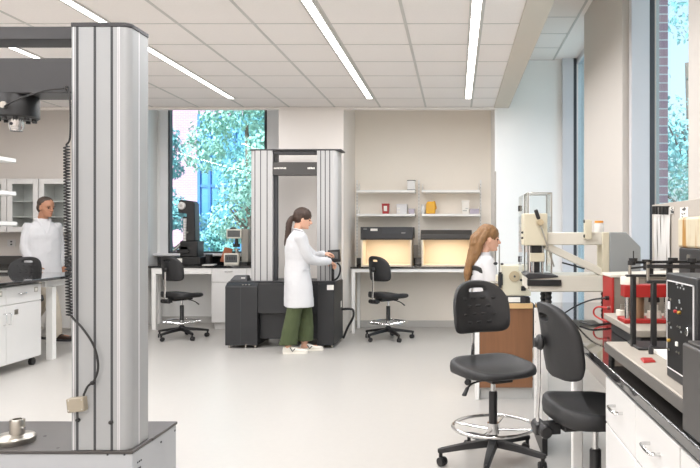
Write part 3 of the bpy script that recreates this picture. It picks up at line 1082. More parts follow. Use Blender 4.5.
def hood(label, x0, x1, y0, z_bot, z_mid, z_top, kind):
    t = thing('work_hood', label, 'hood', ((x0 + x1) / 2, y0 + .2, z_bot), 0, 'lit work hoods on the alcove bench')
    y1 = 10.05
    b = MB()
    th = .022
    b.box(x0, x0 + th, y0, y1, z_bot, z_mid); b.box(x1 - th, x1, y0, y1, z_bot, z_mid)
    b.box(x0 + th, x1 - th, y1 - .02, y1, z_bot, z_mid); b.box(x0 + th, x1 - th, y0, y1 - .02, z_bot, z_bot + .018)
    b.build('chamber', M['hood_in'], t, bevel=.002)
    b = MB()
    if kind == 0:
        b.box(x0 - .006, x1 + .018, y0 - .012, y1, z_mid, z_top); b.box(x0 - .006, x1 + .018, y0 - .012, y0 - .002, z_mid - .016, z_mid)
    else:
        b.prism([(y0 - .012, z_mid), (y1, z_mid), (y1, z_top), (y0 + .05, z_top), (y0 - .012, z_top - .06)], x0 - .012, x1 + .012, 'X'); b.box(x0 - .012, x1 + .012, y0 - .012, y0 - .002, z_mid - .016, z_mid)
    hd = b.build('canopy', M['char2'] if kind else M['char'], t, bevel=.005)
    b = MB()
    if kind == 0:
        w = x1 - x0
        b.box(x0 + w * .42, x0 + w * .90, y0 - .0145, y0 - .010, z_mid + .07, z_top - .012)
        b.build('display', M['slot'], hd, smooth=False)
        b = MB(); b.box(x0 + w * .19, x0 + w * .33, y0 - .0145, y0 - .010, z_top - .055, z_top - .022)
        b.build('sticker', M['paper'], hd, smooth=False)
        b = MB(); b.box(x0 + w * .05, x0 + w * .12, y0 - .0145, y0 - .010, z_top - .032, z_top - .024); b.build('badge', M['baseb'], hd, smooth=False); b = MB(); b.box(x0 + w * .80, x0 + w * .88, y0 - .0165, y0 - .0125, z_mid + .075, z_mid + .083)
        b.build('badge', M['baseb'], hd, smooth=False)
    else:
        w = x1 - x0
        b.box(x0 + w * .44, x0 + w * .58, y0 + .10, y0 + .17, z_top, z_top + .014)
        b.build('switch', M['paper'], hd, bevel=.002)
    # lamp tube inside
    b = MB(); b.box(x0 + .08, x1 - .08, y0 + .16, y0 + .20, z_mid - .011, z_mid - .001)
    b.build('lamp_tube', emis('warm_tube', (1.0, .84, .62, 1), 1.6), t, bevel=.003)
    ld = bpy.data.lights.new('hood_lamp', 'AREA'); ld.shape = 'RECTANGLE'; ld.size = (x1 - x0) - .2; ld.size_y = .06
    ld.energy = 1.8; ld.color = (1.0, .86, .68)
    lo = bpy.data.objects.new('hood_lamp', ld); COL.objects.link(lo); lo.parent = t
    lo.location = Vector(((x0 + x1) / 2, y0 + .18, z_mid - .014)) - Vector(t.location)
    return t
hood('lit hood with the taller dark canopy and a small white sticker, over the alcove chair', PX(361, 9.6), PX(411.5, 9.6), 9.6, .920, PZ(238.6, 9.6), PZ(227, 9.6), 0)
hood('lit hood with the lower sloped dark canopy, beside the blonde woman', PX(421.5, 9.6), PX(471, 9.6), 9.6, .920, PZ(238.6, 9.6), PZ(230, 9.6), 1)
b = MB()
b.box(PX(352, 10.05), PX(355, 10.05), AY - .02, AY - .001, PZ(256, 10.05), PZ(252, 10.05))
o = b.build('wall_outlet', M['white'], None, bevel=.003); tag(o, 'small outlet plate on the alcove wall beside the taller hood', 'outlet')
b = MB()
b.box(PX(413.5, 10.05), PX(418, 10.05), AY - .03, AY - .001, PZ(260, 10.05), PZ(245, 10.05))
o = b.build('power_strip', M['baseb'], None, bevel=.003); tag(o, 'grey upright outlet strip on the alcove wall between the two hoods', 'power strip')

# wall shelves
for i, px in enumerate((357.2, 419, 480.6)):
    b = MB(); x = PX(px, AY)
    b.box(x - .012, x + .012, AY - .018, AY - .001, 1.05, PZ(180, AY))
    b.mi = 1
    for k in range(22):
        b.box(x - .004, x + .004, AY - .0185, AY - .017, 1.08 + k * .048, 1.10 + k * .048)
    o = b.build('shelf_rail', [M['white_steel'], M['baseb']], None, smooth=False)
    tag(o, ['slotted upright shelf rail at the pier end of the alcove', 'slotted upright shelf rail between the two hoods',
            'slotted upright shelf rail above the blonde woman'][i], 'shelf rail', 'slotted rails on the alcove wall')
SY = 9.82
def shelf(label, pxa, pxb, py):
    z = PZ(py, SY)
    xa, xb = PX(pxa, SY), PX(pxb, SY)
    t = thing('wall_shelf', label, 'shelf', ((xa + xb) / 2, SY + .15, z - .035), 0, 'white alcove wall shelves')
    b = MB(); b.box(xa, xb, SY, AY - .02, z - .035, z); b.build('shelf_board', M['white_steel'], t, bevel=.003)
    for xx in (xa + .004, xb - .016):
        b = MB(); b.prism([(SY + .06, z), (AY - .02, z), (AY - .02, z + .11), (AY - .05, z + .11)], xx, xx + .006, 'X'); b.build('bracket', M['white_steel'], t)
    return z
zu = shelf('upper white shelf with the white tin, over the taller hood', 356.5, 415, 190)
shelf('upper white shelf with nothing on it, over the lower hood', 421.5, 480, 190)
zl_ = shelf('lower white shelf holding the red container and clear box', 356.5, 415, 213.8)
shelf('lower white shelf holding the yellow jug and white carton', 421.5, 480, 213.8)

def on_shelf(px0, px1, y0, d, z, py_top):
    return PX(px0, y0), PX(px1, y0), y0, y0 + d, z, PZ(py_top, y0)
t = thing('tin_box', 'small white tin with dark lid and base on the empty end of the upper shelf', 'tin', (PX(411, SY + .05), SY + .1, zu))
x0, x1, y0, y1, z0, z1 = on_shelf(407, 415.3, SY + .05, .11, zu, 180)
b = MB(); b.box(x0 + .004, x1 - .004, y0 + .004, y1 - .004, z0 + .01, z1 - .01); b.build('body', M['white'], t, bevel=.003)
b = MB(); b.box(x0, x1, y0, y1, z1 - .01, z1); b.build('lid', M['char'], t, bevel=.003)
b = MB(); b.box(x0, x1, y0, y1, z0, z0 + .01); b.build('base', M['char'], t, bevel=.003)

t = thing('sharps_container', 'small red plastic container with a white label on the lower shelf', 'container', (PX(385.5, SY + .05), SY + .1, zl_))
x0, x1, y0, y1, z0, z1 = on_shelf(381.8, 389, SY + .05, .10, zl_, 203.5)
b = MB()
def rect(x0, x1, y0, y1, z):
    return [Vector((x0, y0, z)), Vector((x1, y0, z)), Vector((x1, y1, z)), Vector((x0, y1, z))]
b.rings([rect(x0 + .008, x1 - .008, y0 + .006, y1 - .006, z0), rect(x0, x1, y0, y1, z1 - .014)]); b.build('body', M['red_plastic'], t, bevel=.006)
b = MB(); b.box(x0 - .003, x1 + .003, y0 - .003, y1 + .003, z1 - .014, z1); b.build('lid', M['red_plastic'], t, bevel=.004)
b = MB(); b.box(x0 + .028, x1 - .028, y0 - .003, y0 + .004, z0 + .04, z1 - .035); b.build('sticker', M['paper'], t)

t = thing('storage_box', 'clear frosted storage box beside the red container', 'box', (PX(402, SY + .05), SY + .1, zl_))
x0, x1, y0, y1, z0, z1 = on_shelf(396.5, 407, SY + .05, .14, zl_, 204)
b = MB(); b.box(x0, x1, y0, y1, z0, z1 - .012); b.build('body', M['frost'], t, bevel=.006)
b = MB(); b.box(x0 - .004, x1 + .004, y0 - .004, y1 + .004, z1 - .012, z1); b.build('lid', M['frost'], t, bevel=.004)
b = MB(); b.box(x0 + .01, x0 + .05, y0 - .002, y0 + .001, z0 + .02, z0 + .045); b.box(x0 + .01, x0 + .05, y0 - .002, y0 + .001, z0 + .07, z0 + .09); b.build('sticker', M['paper'], t, smooth=False)
t = thing('small_bin', 'low grey bin at the end of the lower shelf beside the frosted box', 'bin', (PX(411.5, SY + .05), SY + .1, zl_))
x0, x1, y0, y1, z0, z1 = on_shelf(408.3, 414.5, SY + .04, .12, zl_, 208.5)
b = MB(); b.rings([rect(x0 + .006, x1 - .006, y0 + .01, y1 - .006, z0), rect(x0, x1, y0, y1, z1)]); b.build('body', M['lavender'], t, bevel=.003)
b = MB(); b.box(x0 - .003, x1 + .003, y0 - .006, y0 + .002, z1 - .008, z1); b.build('rim', M['frost'], t, bevel=.002)

def bottle(name, label, px, y, z, py_top, r, body, cap, cat='bottle', capr=.45, group=None):
    x = PX(px, y); zt = PZ(py_top, y); h = zt - z
    t = thing(name, label, cat, (x, y, z), 0, group)
    b = MB(); b.lathe([(0, z), (r * .92, z), (r, z + .006), (r, z + h * .68), (r * .85, z + h * .76), (r * capr, z + h * .80), (r * capr, z + h * .84), (0, z + h * .84)], (x, y, 0), 24)
    b.build('body', body, t)
    b = MB(); b.lathe([(0, z + h * .82), (r * capr * 1.2, z + h * .82), (r * capr * 1.2, zt - .003), (r * capr * 1.1, zt), (0, zt)], (x, y, 0), 20)
    b.build('cap', cap, t)
    return t
bottle('white_bottle', 'little white bottle beside the yellow jug on the shelf', 423, SY + .07, zl_, 204.5, .034, M['white'], M['white'], capr=.7)
t = thing('yellow_jug', 'yellow plastic jug on the lower shelf', 'jug', (PX(430.5, SY + .07), SY + .1, zl_))
x0, x1, y0, y1, z0, z1 = on_shelf(426, 435.2, SY + .04, .12, zl_, 200.5)
b = MB()
b.rings([rect(x0 + .004, x1 - .004, y0, y1, z0), rect(x0, x1, y0, y1, z0 + .02), rect(x0, x1, y0, y1, z1 - .05), rect(x0 + .02, x1 - .012, y0 + .02, y1 - .02, z1 - .012)])
b.build('body', M['yellow_plastic'], t, bevel=.010)
b = MB(); b.cyl(((x0 + x1) / 2 - .02, (y0 + y1) / 2, z1 - .014), ((x0 + x1) / 2 - .02, (y0 + y1) / 2, z1 + .006), .020, seg=18); b.build('cap', M['white'], t, bevel=.002)
b = MB(); handle(b, (x1 - .03, (y0 + y1) / 2, z1 - .02), (x1 - .004, (y0 + y1) / 2, z0 + .07), (.018, 0, .01), .008); b.build('handle', M['yellow_plastic'], t)
t = thing('carton', 'upright white carton on the lower shelf', 'carton', (PX(465.5, SY + .07), SY + .1, zl_))
x0, x1, y0, y1, z0, z1 = on_shelf(462, 469, SY + .04, .1, zl_, 200.5)
b = MB(); b.box(x0, x1, y0, y1, z0, z1 - .03); b.build('body', M['paper'], t, bevel=.003)
b = MB(); b.box(x0 - .004, x1 + .004, y0 - .004, y1, z1 - .03, z1); b.build('lid', M['paper'], t, bevel=.004)
b = MB(); b.box(x0 + .01, x1 - .03, y0 - .002, y0, z0 + .04, z0 + .05); b.box(x0 + .05, x1 - .012, y0 - .002, y0, z0 + .075, z0 + .083); b.build('print_line', M['grey_box'], t, smooth=False)
t = thing('lavender_box', 'low lavender card box beside the white carton', 'box', (PX(475, SY + .07), SY + .1, zl_))
x0, x1, y0, y1, z0, z1 = on_shelf(469.8, 479, SY + .05, .14, zl_, 208.8)
b = MB(); b.box(x0, x1, y0, y1, z0, z1 - .02); b.build('body', M['lavender'], t, bevel=.003)
b = MB(); b.box(x0 - .003, x1 + .003, y0 - .003, y1 + .003, z1 - .022, z1); b.build('lid', M['lavender'], t, bevel=.003)

# ================================================================== BENCH UNDER THE FAR WINDOW
t = thing('window_counter', 'black topped white counter under the far window', 'counter', (-3.5, 10.15, 0))
wy0, wy1 = 9.80, 10.57
b = MB(); b.box(-4.58, -2.36, wy0, wy1, .888, .918); b.box(-4.58, -2.36, wy1 - .02, wy1, .918, 1.02); b.build('worktop', M['black_top'], t, bevel=.003)
xk0, xk1 = PX(172, wy0) , PX(211, wy0)
b = MB(); b.box(PX(151, wy0), xk1, wy0 + .015, wy0 + .06, .80, .888); b.build('apron', M['white_steel'], t, bevel=.003)
b = MB(); b.box(PX(151, wy0), PX(155.3, wy0), wy0 + .015, wy0 + .075, 0, .80); b.build('leg', M['white_steel'], t, bevel=.004)
b = MB(); b.box(-4.56, -4.50, wy1 - .10, wy1 - .04, 0, .888); b.build('leg', M['white_steel'], t, bevel=.004)
t = thing('base_cabinet', 'white drawer unit under the far window counter beside the dark tester', 'cabinet', (-2.9, 10.1, 0))
b = MB(); b.box(xk1, -2.40, wy0 + .03, wy1 - .03, .10, .886); b.box(xk1 + .02, -2.42, wy0 + .09, wy1 - .05, 0, .10); b.build('body', M['white'], t, bevel=.003)
xm = (xk1 + PX(248.5, wy0)) / 2
for (a, c_) in ((xk1 + .004, PX(246, wy0)), (PX(246, wy0) + .006, -2.404)):
    b = MB(); b.box(a, c_, wy0 + .010, wy0 + .03, PZ(282, wy0), .880); d = b.build('drawer', M['white'], t, bevel=.003)
    b = MB(); xc = (a + c_) / 2; handle(b, (xc - .05, wy0 + .010, PZ(271.5, wy0)), (xc + .05, wy0 + .010, PZ(271.5, wy0)), (0, -.026, -.004)); b.build('handle', M['chrome'], d)
    b = MB(); b.box(a, c_, wy0 + .010, wy0 + .03, .11, PZ(282.6, wy0)); d = b.build('door', M['white'], t, bevel=.003)

# ================================================================== LEFT BENCH (SHELVED ISLAND)
LX = -4.30
t = thing('island_bench', 'black topped white island bench behind the big tester column', 'bench', (-5.0, 6.5, 0))
b = MB(); b.box(-5.85, LX, 4.2, 8.30, .885, .915); b.build('worktop', M['black_top'], t, bevel=.004)
b = MB(); b.box(LX - .19, LX - .15, 7.45, 8.22, .80, .885); b.box(-5.75, LX - .15, 8.18, 8.22, .80, .885); b.build('apron', M['white_steel'], t, bevel=.003)
for (xx, yy, w) in ((LX - .19, 7.53, .075), (LX - .19, 8.15, .07), (-5.75, 8.15, .07), (-5.75, 5.0, .07), (LX - .19, 4.3, .07)):
    b = MB(); b.box(xx, xx + w, yy, yy + .07, 0, .885 if yy > 8.2 else .80 if yy > 7 else .885); b.build('leg', M['white_steel'], t, bevel=.004)
def island_unit(label, y0, y1):
    x = LX - .10
    t = thing('mobile_cabinet', label, 'cabinet', (x - .3, (y0 + y1) / 2, 0), 0, 'white mobile cabinets under the island bench')
    b = MB(); b.box(x - .55, x - .02, y0, y1, .09, .862); b.build('body', M['white'], t, bevel=.003)
    n = 2; w = (y1 - y0) / n
    for i in range(n):
        a0, a1 = y0 + i * w + .003, y0 + (i + 1) * w - .003
        b = MB(); b.box(x - .02, x, a0, a1, .685, .856); d = b.build('drawer', M['white'], t, bevel=.003)
        b = MB(); ym = (a0 + a1) / 2 - .05; handle(b, (x, ym - .05, .78), (x, ym + .05, .78), (.026, 0, 0)); b.build('handle', M['chrome'], d)
        b = MB(); b.box(x, x + .003, a1 - .12, a1 - .06, .775, .825); k_ = b.build('label_holder', M['steel'], d)
        b = MB(); b.box(x + .003, x + .004, a1 - .11, a1 - .07, .785, .815); k_ = b.build('label_card', M['paper'], d)
        b = MB(); b.box(x - .02, x, a0, a1, .10, .679); d = b.build('door', M['white'], t, bevel=.003)
        b = MB(); yh = a1 - .035 if i == 0 else a0 + .035; handle(b, (x, yh, .60), (x, yh, .49), (.026, 0, 0)); b.build('handle', M['chrome'], d)
        if i == 1:
            b = MB(); b.box(x, x + .003, a0 + .12, a0 + .18, .575, .625); b.build('label_holder', M['steel'], d)
    for (xx, yy) in ((x - .07, y0 + .07), (x - .07, y1 - .05), (x - .48, y0 + .07), (x - .48, y1 - .05)):
        b = MB(); b.cyl((xx - .018, yy, .038), (xx + .018, yy, .038), .038, seg=18); b.box(xx - .01, xx + .01, yy - .02, yy + .02, .04, .095); b.build('caster', M['black'], t)
    return t
island_unit('white mobile cabinet under the island bench, next to the open knee space', 6.16, 7.30)
island_unit('white mobile cabinet under the island bench, cut by the frame edge', 4.95, 6.12)
# reagent shelf over the island
t = thing('reagent_shelf', 'white three tier reagent shelf standing over the island bench', 'shelf', (-5.1, 6.3, .915))
for zz, y1 in ((PZ(161, 7.7), 7.70), (PZ(194, 7.7), 7.70), (PZ(224, 7.7), 7.72)):
    b = MB(); b.box(-5.30, -4.92, 4.4, y1, zz - .02, zz + .025); b.build('shelf_board', M['white_steel'], t, bevel=.006)
for yy in (4.6, 6.35):
    b = MB(); b.box(-5.14, -5.08, yy, yy + .06, .915, PZ(150, 7.7)); b.build('upright', M['white_steel'], t, bevel=.003)

# ================================================================== BACK LEFT CASEWORK
CY = 9.50
t = None
def wall_cabinet(label, px0, px1):
    x0, x1 = PX(px0, CY), PX(px1, CY)
    z0, z1 = PZ(232.3, CY), PZ(178.5, CY)
    t = thing('wall_cabinet', label, 'cabinet', ((x0 + x1) / 2, CY + .18, z0), 0, 'white glass fronted wall cabinets')
    b = MB(); yb = 9.865
    b.box(x0, x0 + .018, CY + .022, yb, z0, z1); b.box(x1 - .018, x1, CY + .022, yb, z0, z1)
    b.box(x0 + .018, x1 - .018, CY + .022, yb, z0, z0 + .02); b.box(x0 + .018, x1 - .018, CY + .022, yb, z1 - .02, z1)
    b.box(x0 + .018, x1 - .018, yb - .015, yb, z0 + .02, z1 - .02)
    b.build('body', M['white'], t, bevel=.002)
    for py in (201, 216.5):
        b = MB(); zz = PZ(py, CY + .1); b.box(x0 + .018, x1 - .018, CY + .06, yb - .015, zz - .012, zz); b.build('inner_shelf', M['white'], t)
    b = MB(); w = .075
    b.box(x0 + .003, x0 + w, CY, CY + .02, z0 + .003, z1 - .003); b.box(x1 - w, x1 - .003, CY, CY + .02, z0 + .003, z1 - .003)
    b.box(x0 + w, x1 - w, CY, CY + .02, z0 + .003, z0 + w); b.box(x0 + w, x1 - w, CY, CY + .02, z1 - w, z1 - .003)
    d = b.build('door', M['white'], t, bevel=.002)
    b = MB(); b.box(x0 + w - .006, x1 - w + .006, CY + .008, CY + .012, z0 + w - .006, z1 - w + .006); b.build('pane', M['cab_glass'], d, smooth=False)
    return t
wall_cabinet('glass fronted wall cabinet beside the head of the walking man, above the outlet', 6.8, 38.2)
wall_cabinet('glass fronted wall cabinet above the walking man', 38.6, 70)
wall_cabinet('glass fronted wall cabinet half hidden by the near tester column', 70.4, 102)
wall_cabinet('glass fronted wall cabinet cut by the frame edge', -25, 6.4)
t = thing('back_counter', 'black topped white base counter along the back wall behind the walking man', 'counter', (-5.9, 9.55, 0))
b = MB(); b.box(-7.15, -4.66, 9.22, 9.86, .888, .918); b.box(-7.15, -4.66, 9.80, 9.865, .918, 1.06); b.build('worktop', M['black_top'], t, bevel=.003)
b = MB(); b.box(-7.15, -4.68, 9.26, 9.84, .10, .888); b.box(-7.1, -4.7, 9.32, 9.8, 0, .1); b.build('body', M['white'], t, bevel=.003)
for k in range(5):
    x0 = -7.14 + k * .49
    b = MB(); b.box(x0, x0 + .484, 9.24, 9.26, .69, .884); d = b.build('drawer', M['white'], t, bevel=.003)
    b = MB(); handle(b, (x0 + .19, 9.24, .80), (x0 + .29, 9.24, .80), (0, -.026, 0)); b.build('handle', M['chrome'], d)
    b = MB(); b.box(x0, x0 + .484, 9.24, 9.26, .11, .684); d = b.build('door', M['white'], t, bevel=.003)
b = MB(); b.box(PX(7.5, 9.86), PX(15.5, 9.86), 9.855, 9.869, PZ(246.5, 9.86), PZ(239.5, 9.86)); 
o = thing('wall_outlet', 'white outlet plate under the wall cabinets beside the walking man', 'outlet', (PX(11.5, 9.86), 9.86, PZ(246.5, 9.86)))
b.build('plate', M['white'], o, bevel=.002)
b = MB()
for dz in (.02, .06):
    b.box(PX(10.6, 9.86), PX(12.4, 9.86), 9.8525, 9.8555, PZ(246.5, 9.86) + dz, PZ(246.5, 9.86) + dz + .02)
b.build('socket', M['slot'], o, smooth=False)

# ================================================================== DARK TESTER IN MID ROOM
FY = 8.27
t = thing('testing_machine', 'dark floor standing tester with two silver columns, the dark haired woman working at it', 'testing machine', (-2.12, 8.55, 0))
fz = .787
fx0, fx1 = PX(225, FY), PX(334, FY)
yb = 8.92
lb1 = PX(257.5, FY); rb0 = PX(317, FY)
bot = .035
b = MB()
b.prism([(FY, bot), (yb, bot), (yb, fz), (FY + .07, fz), (FY, fz - .045)], fx0, lb1, 'X')
b.build('end_housing', M['machine_dark'], t, bevel=.006)
b = MB()
b.prism([(FY, bot), (yb, bot), (yb, fz), (FY + .07, fz), (FY, fz - .045)], rb0, fx1, 'X')
rh = b.build('end_housing', M['machine_dark'], t, bevel=.006)
for (xx) in (PX(240.5, FY),):
    b = MB(); b.box(xx - .003, xx + .003, FY - .0012, FY + .003, bot, fz - .05); b.build('panel_seam', M['slot'], t, smooth=False)
b = MB(); b.box(lb1, rb0, FY + .015, yb, PZ(313.5, FY), fz - .004); b.build('front_panel', M['machine_dark'], t, bevel=.004)
b = MB(); b.box(lb1, rb0, FY + .10, yb - .05, .10, PZ(313.5, FY)); b.build('recessed_panel', M['machine_dark'], t, bevel=.004)
for xx in (fx0 + .04, lb1 - .04, PX(244.5, FY), rb0 + .05, fx1 - .03):
    for yy in (FY + .05, yb - .06):
        b = MB(); b.cyl((xx, yy, 0), (xx, yy, bot + .01), .016, seg=10); b.build('levelling_foot', M['steel'], t)
b = MB(); b.box(fx0 + .01, fx1 - .01, FY + .09, yb - .02, fz, fz + .014); b.build('bed_plate', M['char'], t, bevel=.002)
zb = fz + .014
# indicators on the sloped lip
for px in (242, 245, 248.5):
    b = MB(); b.ball((PX(px, FY), FY + .032, fz - .024), (.012, .012, .008), 10); b.build('indicator', M['steel'], t)
b = MB(); b.box(PX(327, FY), PX(334, FY) - .004, FY - .002, FY + .003, PZ(290, FY), PZ(285, FY)); b.build('sticker', M['paper'], rh, smooth=False)
b = MB(); b.box(fx1 - .002, fx1 + .002, 8.75, 8.83, .44, .52); b.build('sticker', M['paper'], rh, smooth=False)
# columns
cy0, cy1 = 8.47, 8.76
ztop = PZ(150.5, cy0)
def fcol(pxa, pxb, mirror):
    x0, x1 = PX(pxa, cy0), PX(pxb, cy0 + (0 if mirror else .25))
    w = x1 - x0; rr = .06
    p = [(x0, cy1), (x0, cy0), (x1 - rr, cy0)]
    for i in range(7):
        a = -PI / 2 + PI / 2 * i / 6
        p.append((x1 - rr + rr * math.cos(a), cy0 + rr + rr * math.sin(a)))
    p.append((x1, cy1))
    if mirror:
        p = [(x0 + x1 - q[0], q[1]) for q in reversed(p)]
    b = MB(); b.prism(p, zb, ztop, 'Z'); c = b.build('column', M['alu_far'], t, bevel=.002)
    for f in ((.22, .47, .76) if mirror else (.18, .40, .62)):
        b = MB(); xx = x0 + w * f; b.box(xx - .005, xx + .005, cy0 - .001, cy0 + .003, zb, ztop); b.build('slot', M['slot'], c, smooth=False)
    return c
fcol(250, 272.5, True)
fcol(317, 341, False)
b = MB(); b.box(PX(250, cy0) - .004, PX(341, cy0) + .004, cy0 - .004, cy1 + .004, ztop, ztop + .018); b.build('top_plate', M['char'], t, bevel=.003)
b = MB(); b.box(PX(272, cy0), PX(317, cy0), cy0 + .03, cy0 + .13, PZ(154, cy0), ztop); b.build('top_beam', M['char'], t, bevel=.003)
b = MB(); b.box(PX(271.8, cy0), PX(317.4, cy0), cy0 + .01, cy0 + .16, PZ(175, cy0), PZ(162, cy0)); ch = b.build('crosshead', M['char2'], t, bevel=.004)
# small white lettering blocks on the crosshead (unreadable in the photo)
rnd = random.Random(5)
b = MB()
px = 273.6
for wch in (1.1, 1.0, .9, 1.0, .8, 1.1, .5, 1.2, .9, 1.0, 1.0, .9, 1.1):
    if wch != .5:
        z0 = PZ(168.8 + rnd.uniform(-.2, .2), cy0); z1 = PZ(167.4 + rnd.uniform(-.3, .2), cy0)
        b.box(PX(px, cy0), PX(px + wch * .8, cy0), cy0 + .008, cy0 + .0105, z0, z1)
    px += wch
px = 307.4
for wch in (1.5, 1.6, 1.5, 1.4, 1.4):
    z0 = PZ(169, cy0); z1 = PZ(167.3 + rnd.uniform(-.2, .2), cy0)
    b.box(PX(px, cy0), PX(px + wch * .8, cy0), cy0 + .008, cy0 + .0105, z0, z1); px += wch
b.build('lettering', M['paper'], ch, smooth=False)
# ball screw cover beside the silver column, with the little limit box at its top
b = MB(); b.box(PX(272.6, cy0), PX(276, cy0), cy0 + .05, cy0 + .12, zb, PZ(175, cy0)); b.build('screw_cover', M['slot'], t, bevel=.003)
b = MB(); b.box(PX(272.6, cy0), PX(276.5, cy0), cy0 + .04, cy0 + .12, PZ(162, cy0), PZ(154, cy0)); b.build('limit_box', M['black'], t, bevel=.004)
# pendant pad on the bed by the housing and control handset with its grip loop
b = MB()
kx0, kx1 = PX(230.5, 8.5), PX(248, 8.5)
b.rings([[Vector((kx0, 8.46, zb)), Vector((kx1, 8.46, zb)), Vector((kx1, 8.62, zb)), Vector((kx0, 8.62, zb))],
         [Vector((kx0 + .05, 8.50, PZ(275.5, 8.5))), Vector((kx1 - .01, 8.50, PZ(275.5, 8.5))), Vector((kx1 - .01, 8.60, PZ(275.5, 8.5))), Vector((kx0 + .05, 8.60, PZ(275.5, 8.5)))]])
kp = b.build('control_pad', M['char'], t, bevel=.005)
b = MB(); b.box(PX(241, 8.47), PX(245, 8.47), 8.476, 8.486, PZ(281, 8.47), PZ(277.5, 8.47)); b.build('display', M['baseb'], kp, smooth=False)
hz = PZ(262, 8.3)
b = MB()
b.cyl((PX(332, 8.36), 8.42, zb), (PX(332, 8.36), 8.42, PZ(262, 8.36)), .018, seg=12)
b.box(PX(327, 8.32), PX(339, 8.32), 8.39, 8.45, PZ(262.5, 8.32), PZ(250, 8.32), Matrix.Rotation(R(-4), 3, 'Y'))
hs = b.build('handset', M['black'], t, bevel=.006)
b = MB(); b.box(PX(328.5, 8.32), PX(337, 8.32), 8.386, 8.391, PZ(259, 8.32), PZ(252, 8.32)); b.build('display', M['screen'], hs, smooth=False)
b = MB()
b.tube([(PX(336.5, 8.36), 8.40, PZ(263, 8.36)), (PX(339.3, 8.36), 8.40, PZ(266, 8.36)), (PX(339.5, 8.36), 8.40, PZ(272, 8.36)), (PX(337, 8.36), 8.40, PZ(278, 8.36)), (PX(333, 8.36), 8.40, zb + .01)], .011, 8)
b.build('handset_cable', M['cable'], t)
b = MB()
b.tube([(fx1 - .01, 8.82, PZ(309.5, 8.8)), (PX(350, 8.8), 8.82, PZ(309, 8.8)), (PX(353, 8.8), 8.82, PZ(311, 8.8)), (PX(352.5, 8.8), 8.84, PZ(318, 8.8)), (PX(347, 8.8), 8.86, PZ(328, 8.8)), (PX(343, 8.85), 8.88, .03)], .015, 8)
b.build('power_cable', M['cable'], t)

# ================================================================== INSTRUMENTS UNDER THE FAR WINDOW
CT = .918
IY = 10.15
# tall black projector / tester
def zx(px, y=IY): return PX(px, y)
def zz_(py, y=IY): return PZ(py, y)
t = thing('optical_comparator', 'tall black instrument with a round white lens on the counter before the far window', 'instrument', (zx(190), IY, CT))
b = MB(); b.box(zx(176), zx(204), IY - .16, IY + .18, CT, zz_(256.5)); bs = b.build('base', M['black'], t, bevel=.012)
b = MB(); b.box(zx(183), zx(200.5), IY - .12, IY + .14, zz_(256.5), zz_(241)); b.build('body', M['black'], t, bevel=.012)
b = MB()
b.prism([(zx(188), zz_(241)), (zx(197.5), zz_(241)), (zx(196.8), zz_(204)), (zx(195), zz_(201.5)), (zx(183), zz_(200)), (zx(180.8), zz_(202)), (zx(180.2), zz_(210)), (zx(181.5), zz_(213)), (zx(189), zz_(214))],
        IY - .09, IY + .10, 'Y'); b.build('arm', M['black'], t, bevel=.012)
b = MB(); b.lathe([(0, IY - .125), (.044, IY - .125), (.056, IY - .115), (.056, IY - .085), (0, IY - .085)], (zx(184.4), 0, zz_(206)), 28, 'Y'); b.build('lens', M['white'], t)
b = MB(); b.lathe([(0, IY - .129), (.022, IY - .129), (.022, IY - .124), (0, IY - .124)], (zx(184.4), 0, zz_(206)), 20, 'Y'); b.build('lens_centre', M['baseb'], t)
b = MB()
b.cyl((zx(186), IY - .03, zz_(246)), (zx(186), IY - .03, zz_(218.5)), .028, seg=16)
sc = b.build('scale_tube', M['white'], t)
b = MB()
for k in range(9):
    z = zz_(244 - 2.7 * k); b.lathe([(.0275, z), (.0295, z), (.0295, z + .006), (.0275, z + .006)], (zx(186), IY - .03, 0), 16)
b.build('scale_mark', M['grey_box'], sc)
b = MB(); b.cyl((zx(186), IY - .03, zz_(218.5)), (zx(186), IY - .03, zz_(216.8)), .034, seg=16); b.build('cap', M['black'], t)
b = MB(); b.ball((zx(190), IY - .11, zz_(232.5)), (.018, .016, .016), 12); b.build('knob', M['steel'], t)
b = MB()
b.box(zx(180.5), zx(192), IY - .15, IY + .02, zz_(253), zz_(249.5)); b.box(zx(182), zx(191), IY - .12, IY + .02, zz_(249.5), zz_(246))
b.build('stage', M['black'], t, bevel=.005)
b = MB(); b.box(zx(180), zx(186.5), IY - .165, IY - .158, zz_(262), zz_(258)); b.build('front_display', M['paper'], bs, smooth=False)
# hardness tester with two framed screens
t = thing('hardness_tester', 'cream framed hardness tester with two small screens by the window post', 'instrument', (zx(238), IY, CT))
b = MB(); b.box(zx(226.5), zx(249), IY - .1, IY + .22, CT, zz_(262)); b.build('base', M['black'], t, bevel=.006)
b = MB(); b.box(zx(227), zx(241.5), IY - .14, IY - .06, CT + .002, zz_(253)); ds = b.build('display_unit', M['cream2'], t, bevel=.006)
b = MB(); b.box(zx(228.2), zx(240.3), IY - .1435, IY - .138, zz_(262), zz_(254.5)); b.build('display', M['screen'], ds, smooth=False)
for k in range(4):
    b = MB(); b.box(zx(230 + 2.3 * k), zx(231.5 + 2.3 * k), IY - .1455, IY - .143, zz_(259.5), zz_(256.5)); b.build('key', M['char'], ds, smooth=False)
b = MB(); b.box(zx(228), zx(243), IY - .08, IY + .10, zz_(238.5), zz_(229)); hd = b.build('head', M['cream2'], t, bevel=.008)
b = MB(); b.box(zx(229.3), zx(241.7), IY - .0835, IY - .078, zz_(237), zz_(230.5)); b.build('display', M['screen'], hd, smooth=False)
b = MB(); b.ball((zx(234), IY - .03, zz_(228.6)), (.045, .05, .022), 14); b.build('knob', M['black'], hd)
b = MB(); b.box(zx(242), zx(249), IY - .04, IY + .20, zz_(262), zz_(229)); b.build('frame_back', mat('warm_grey_enamel', rgb(150, 146, 138), .45), t, bevel=.008)
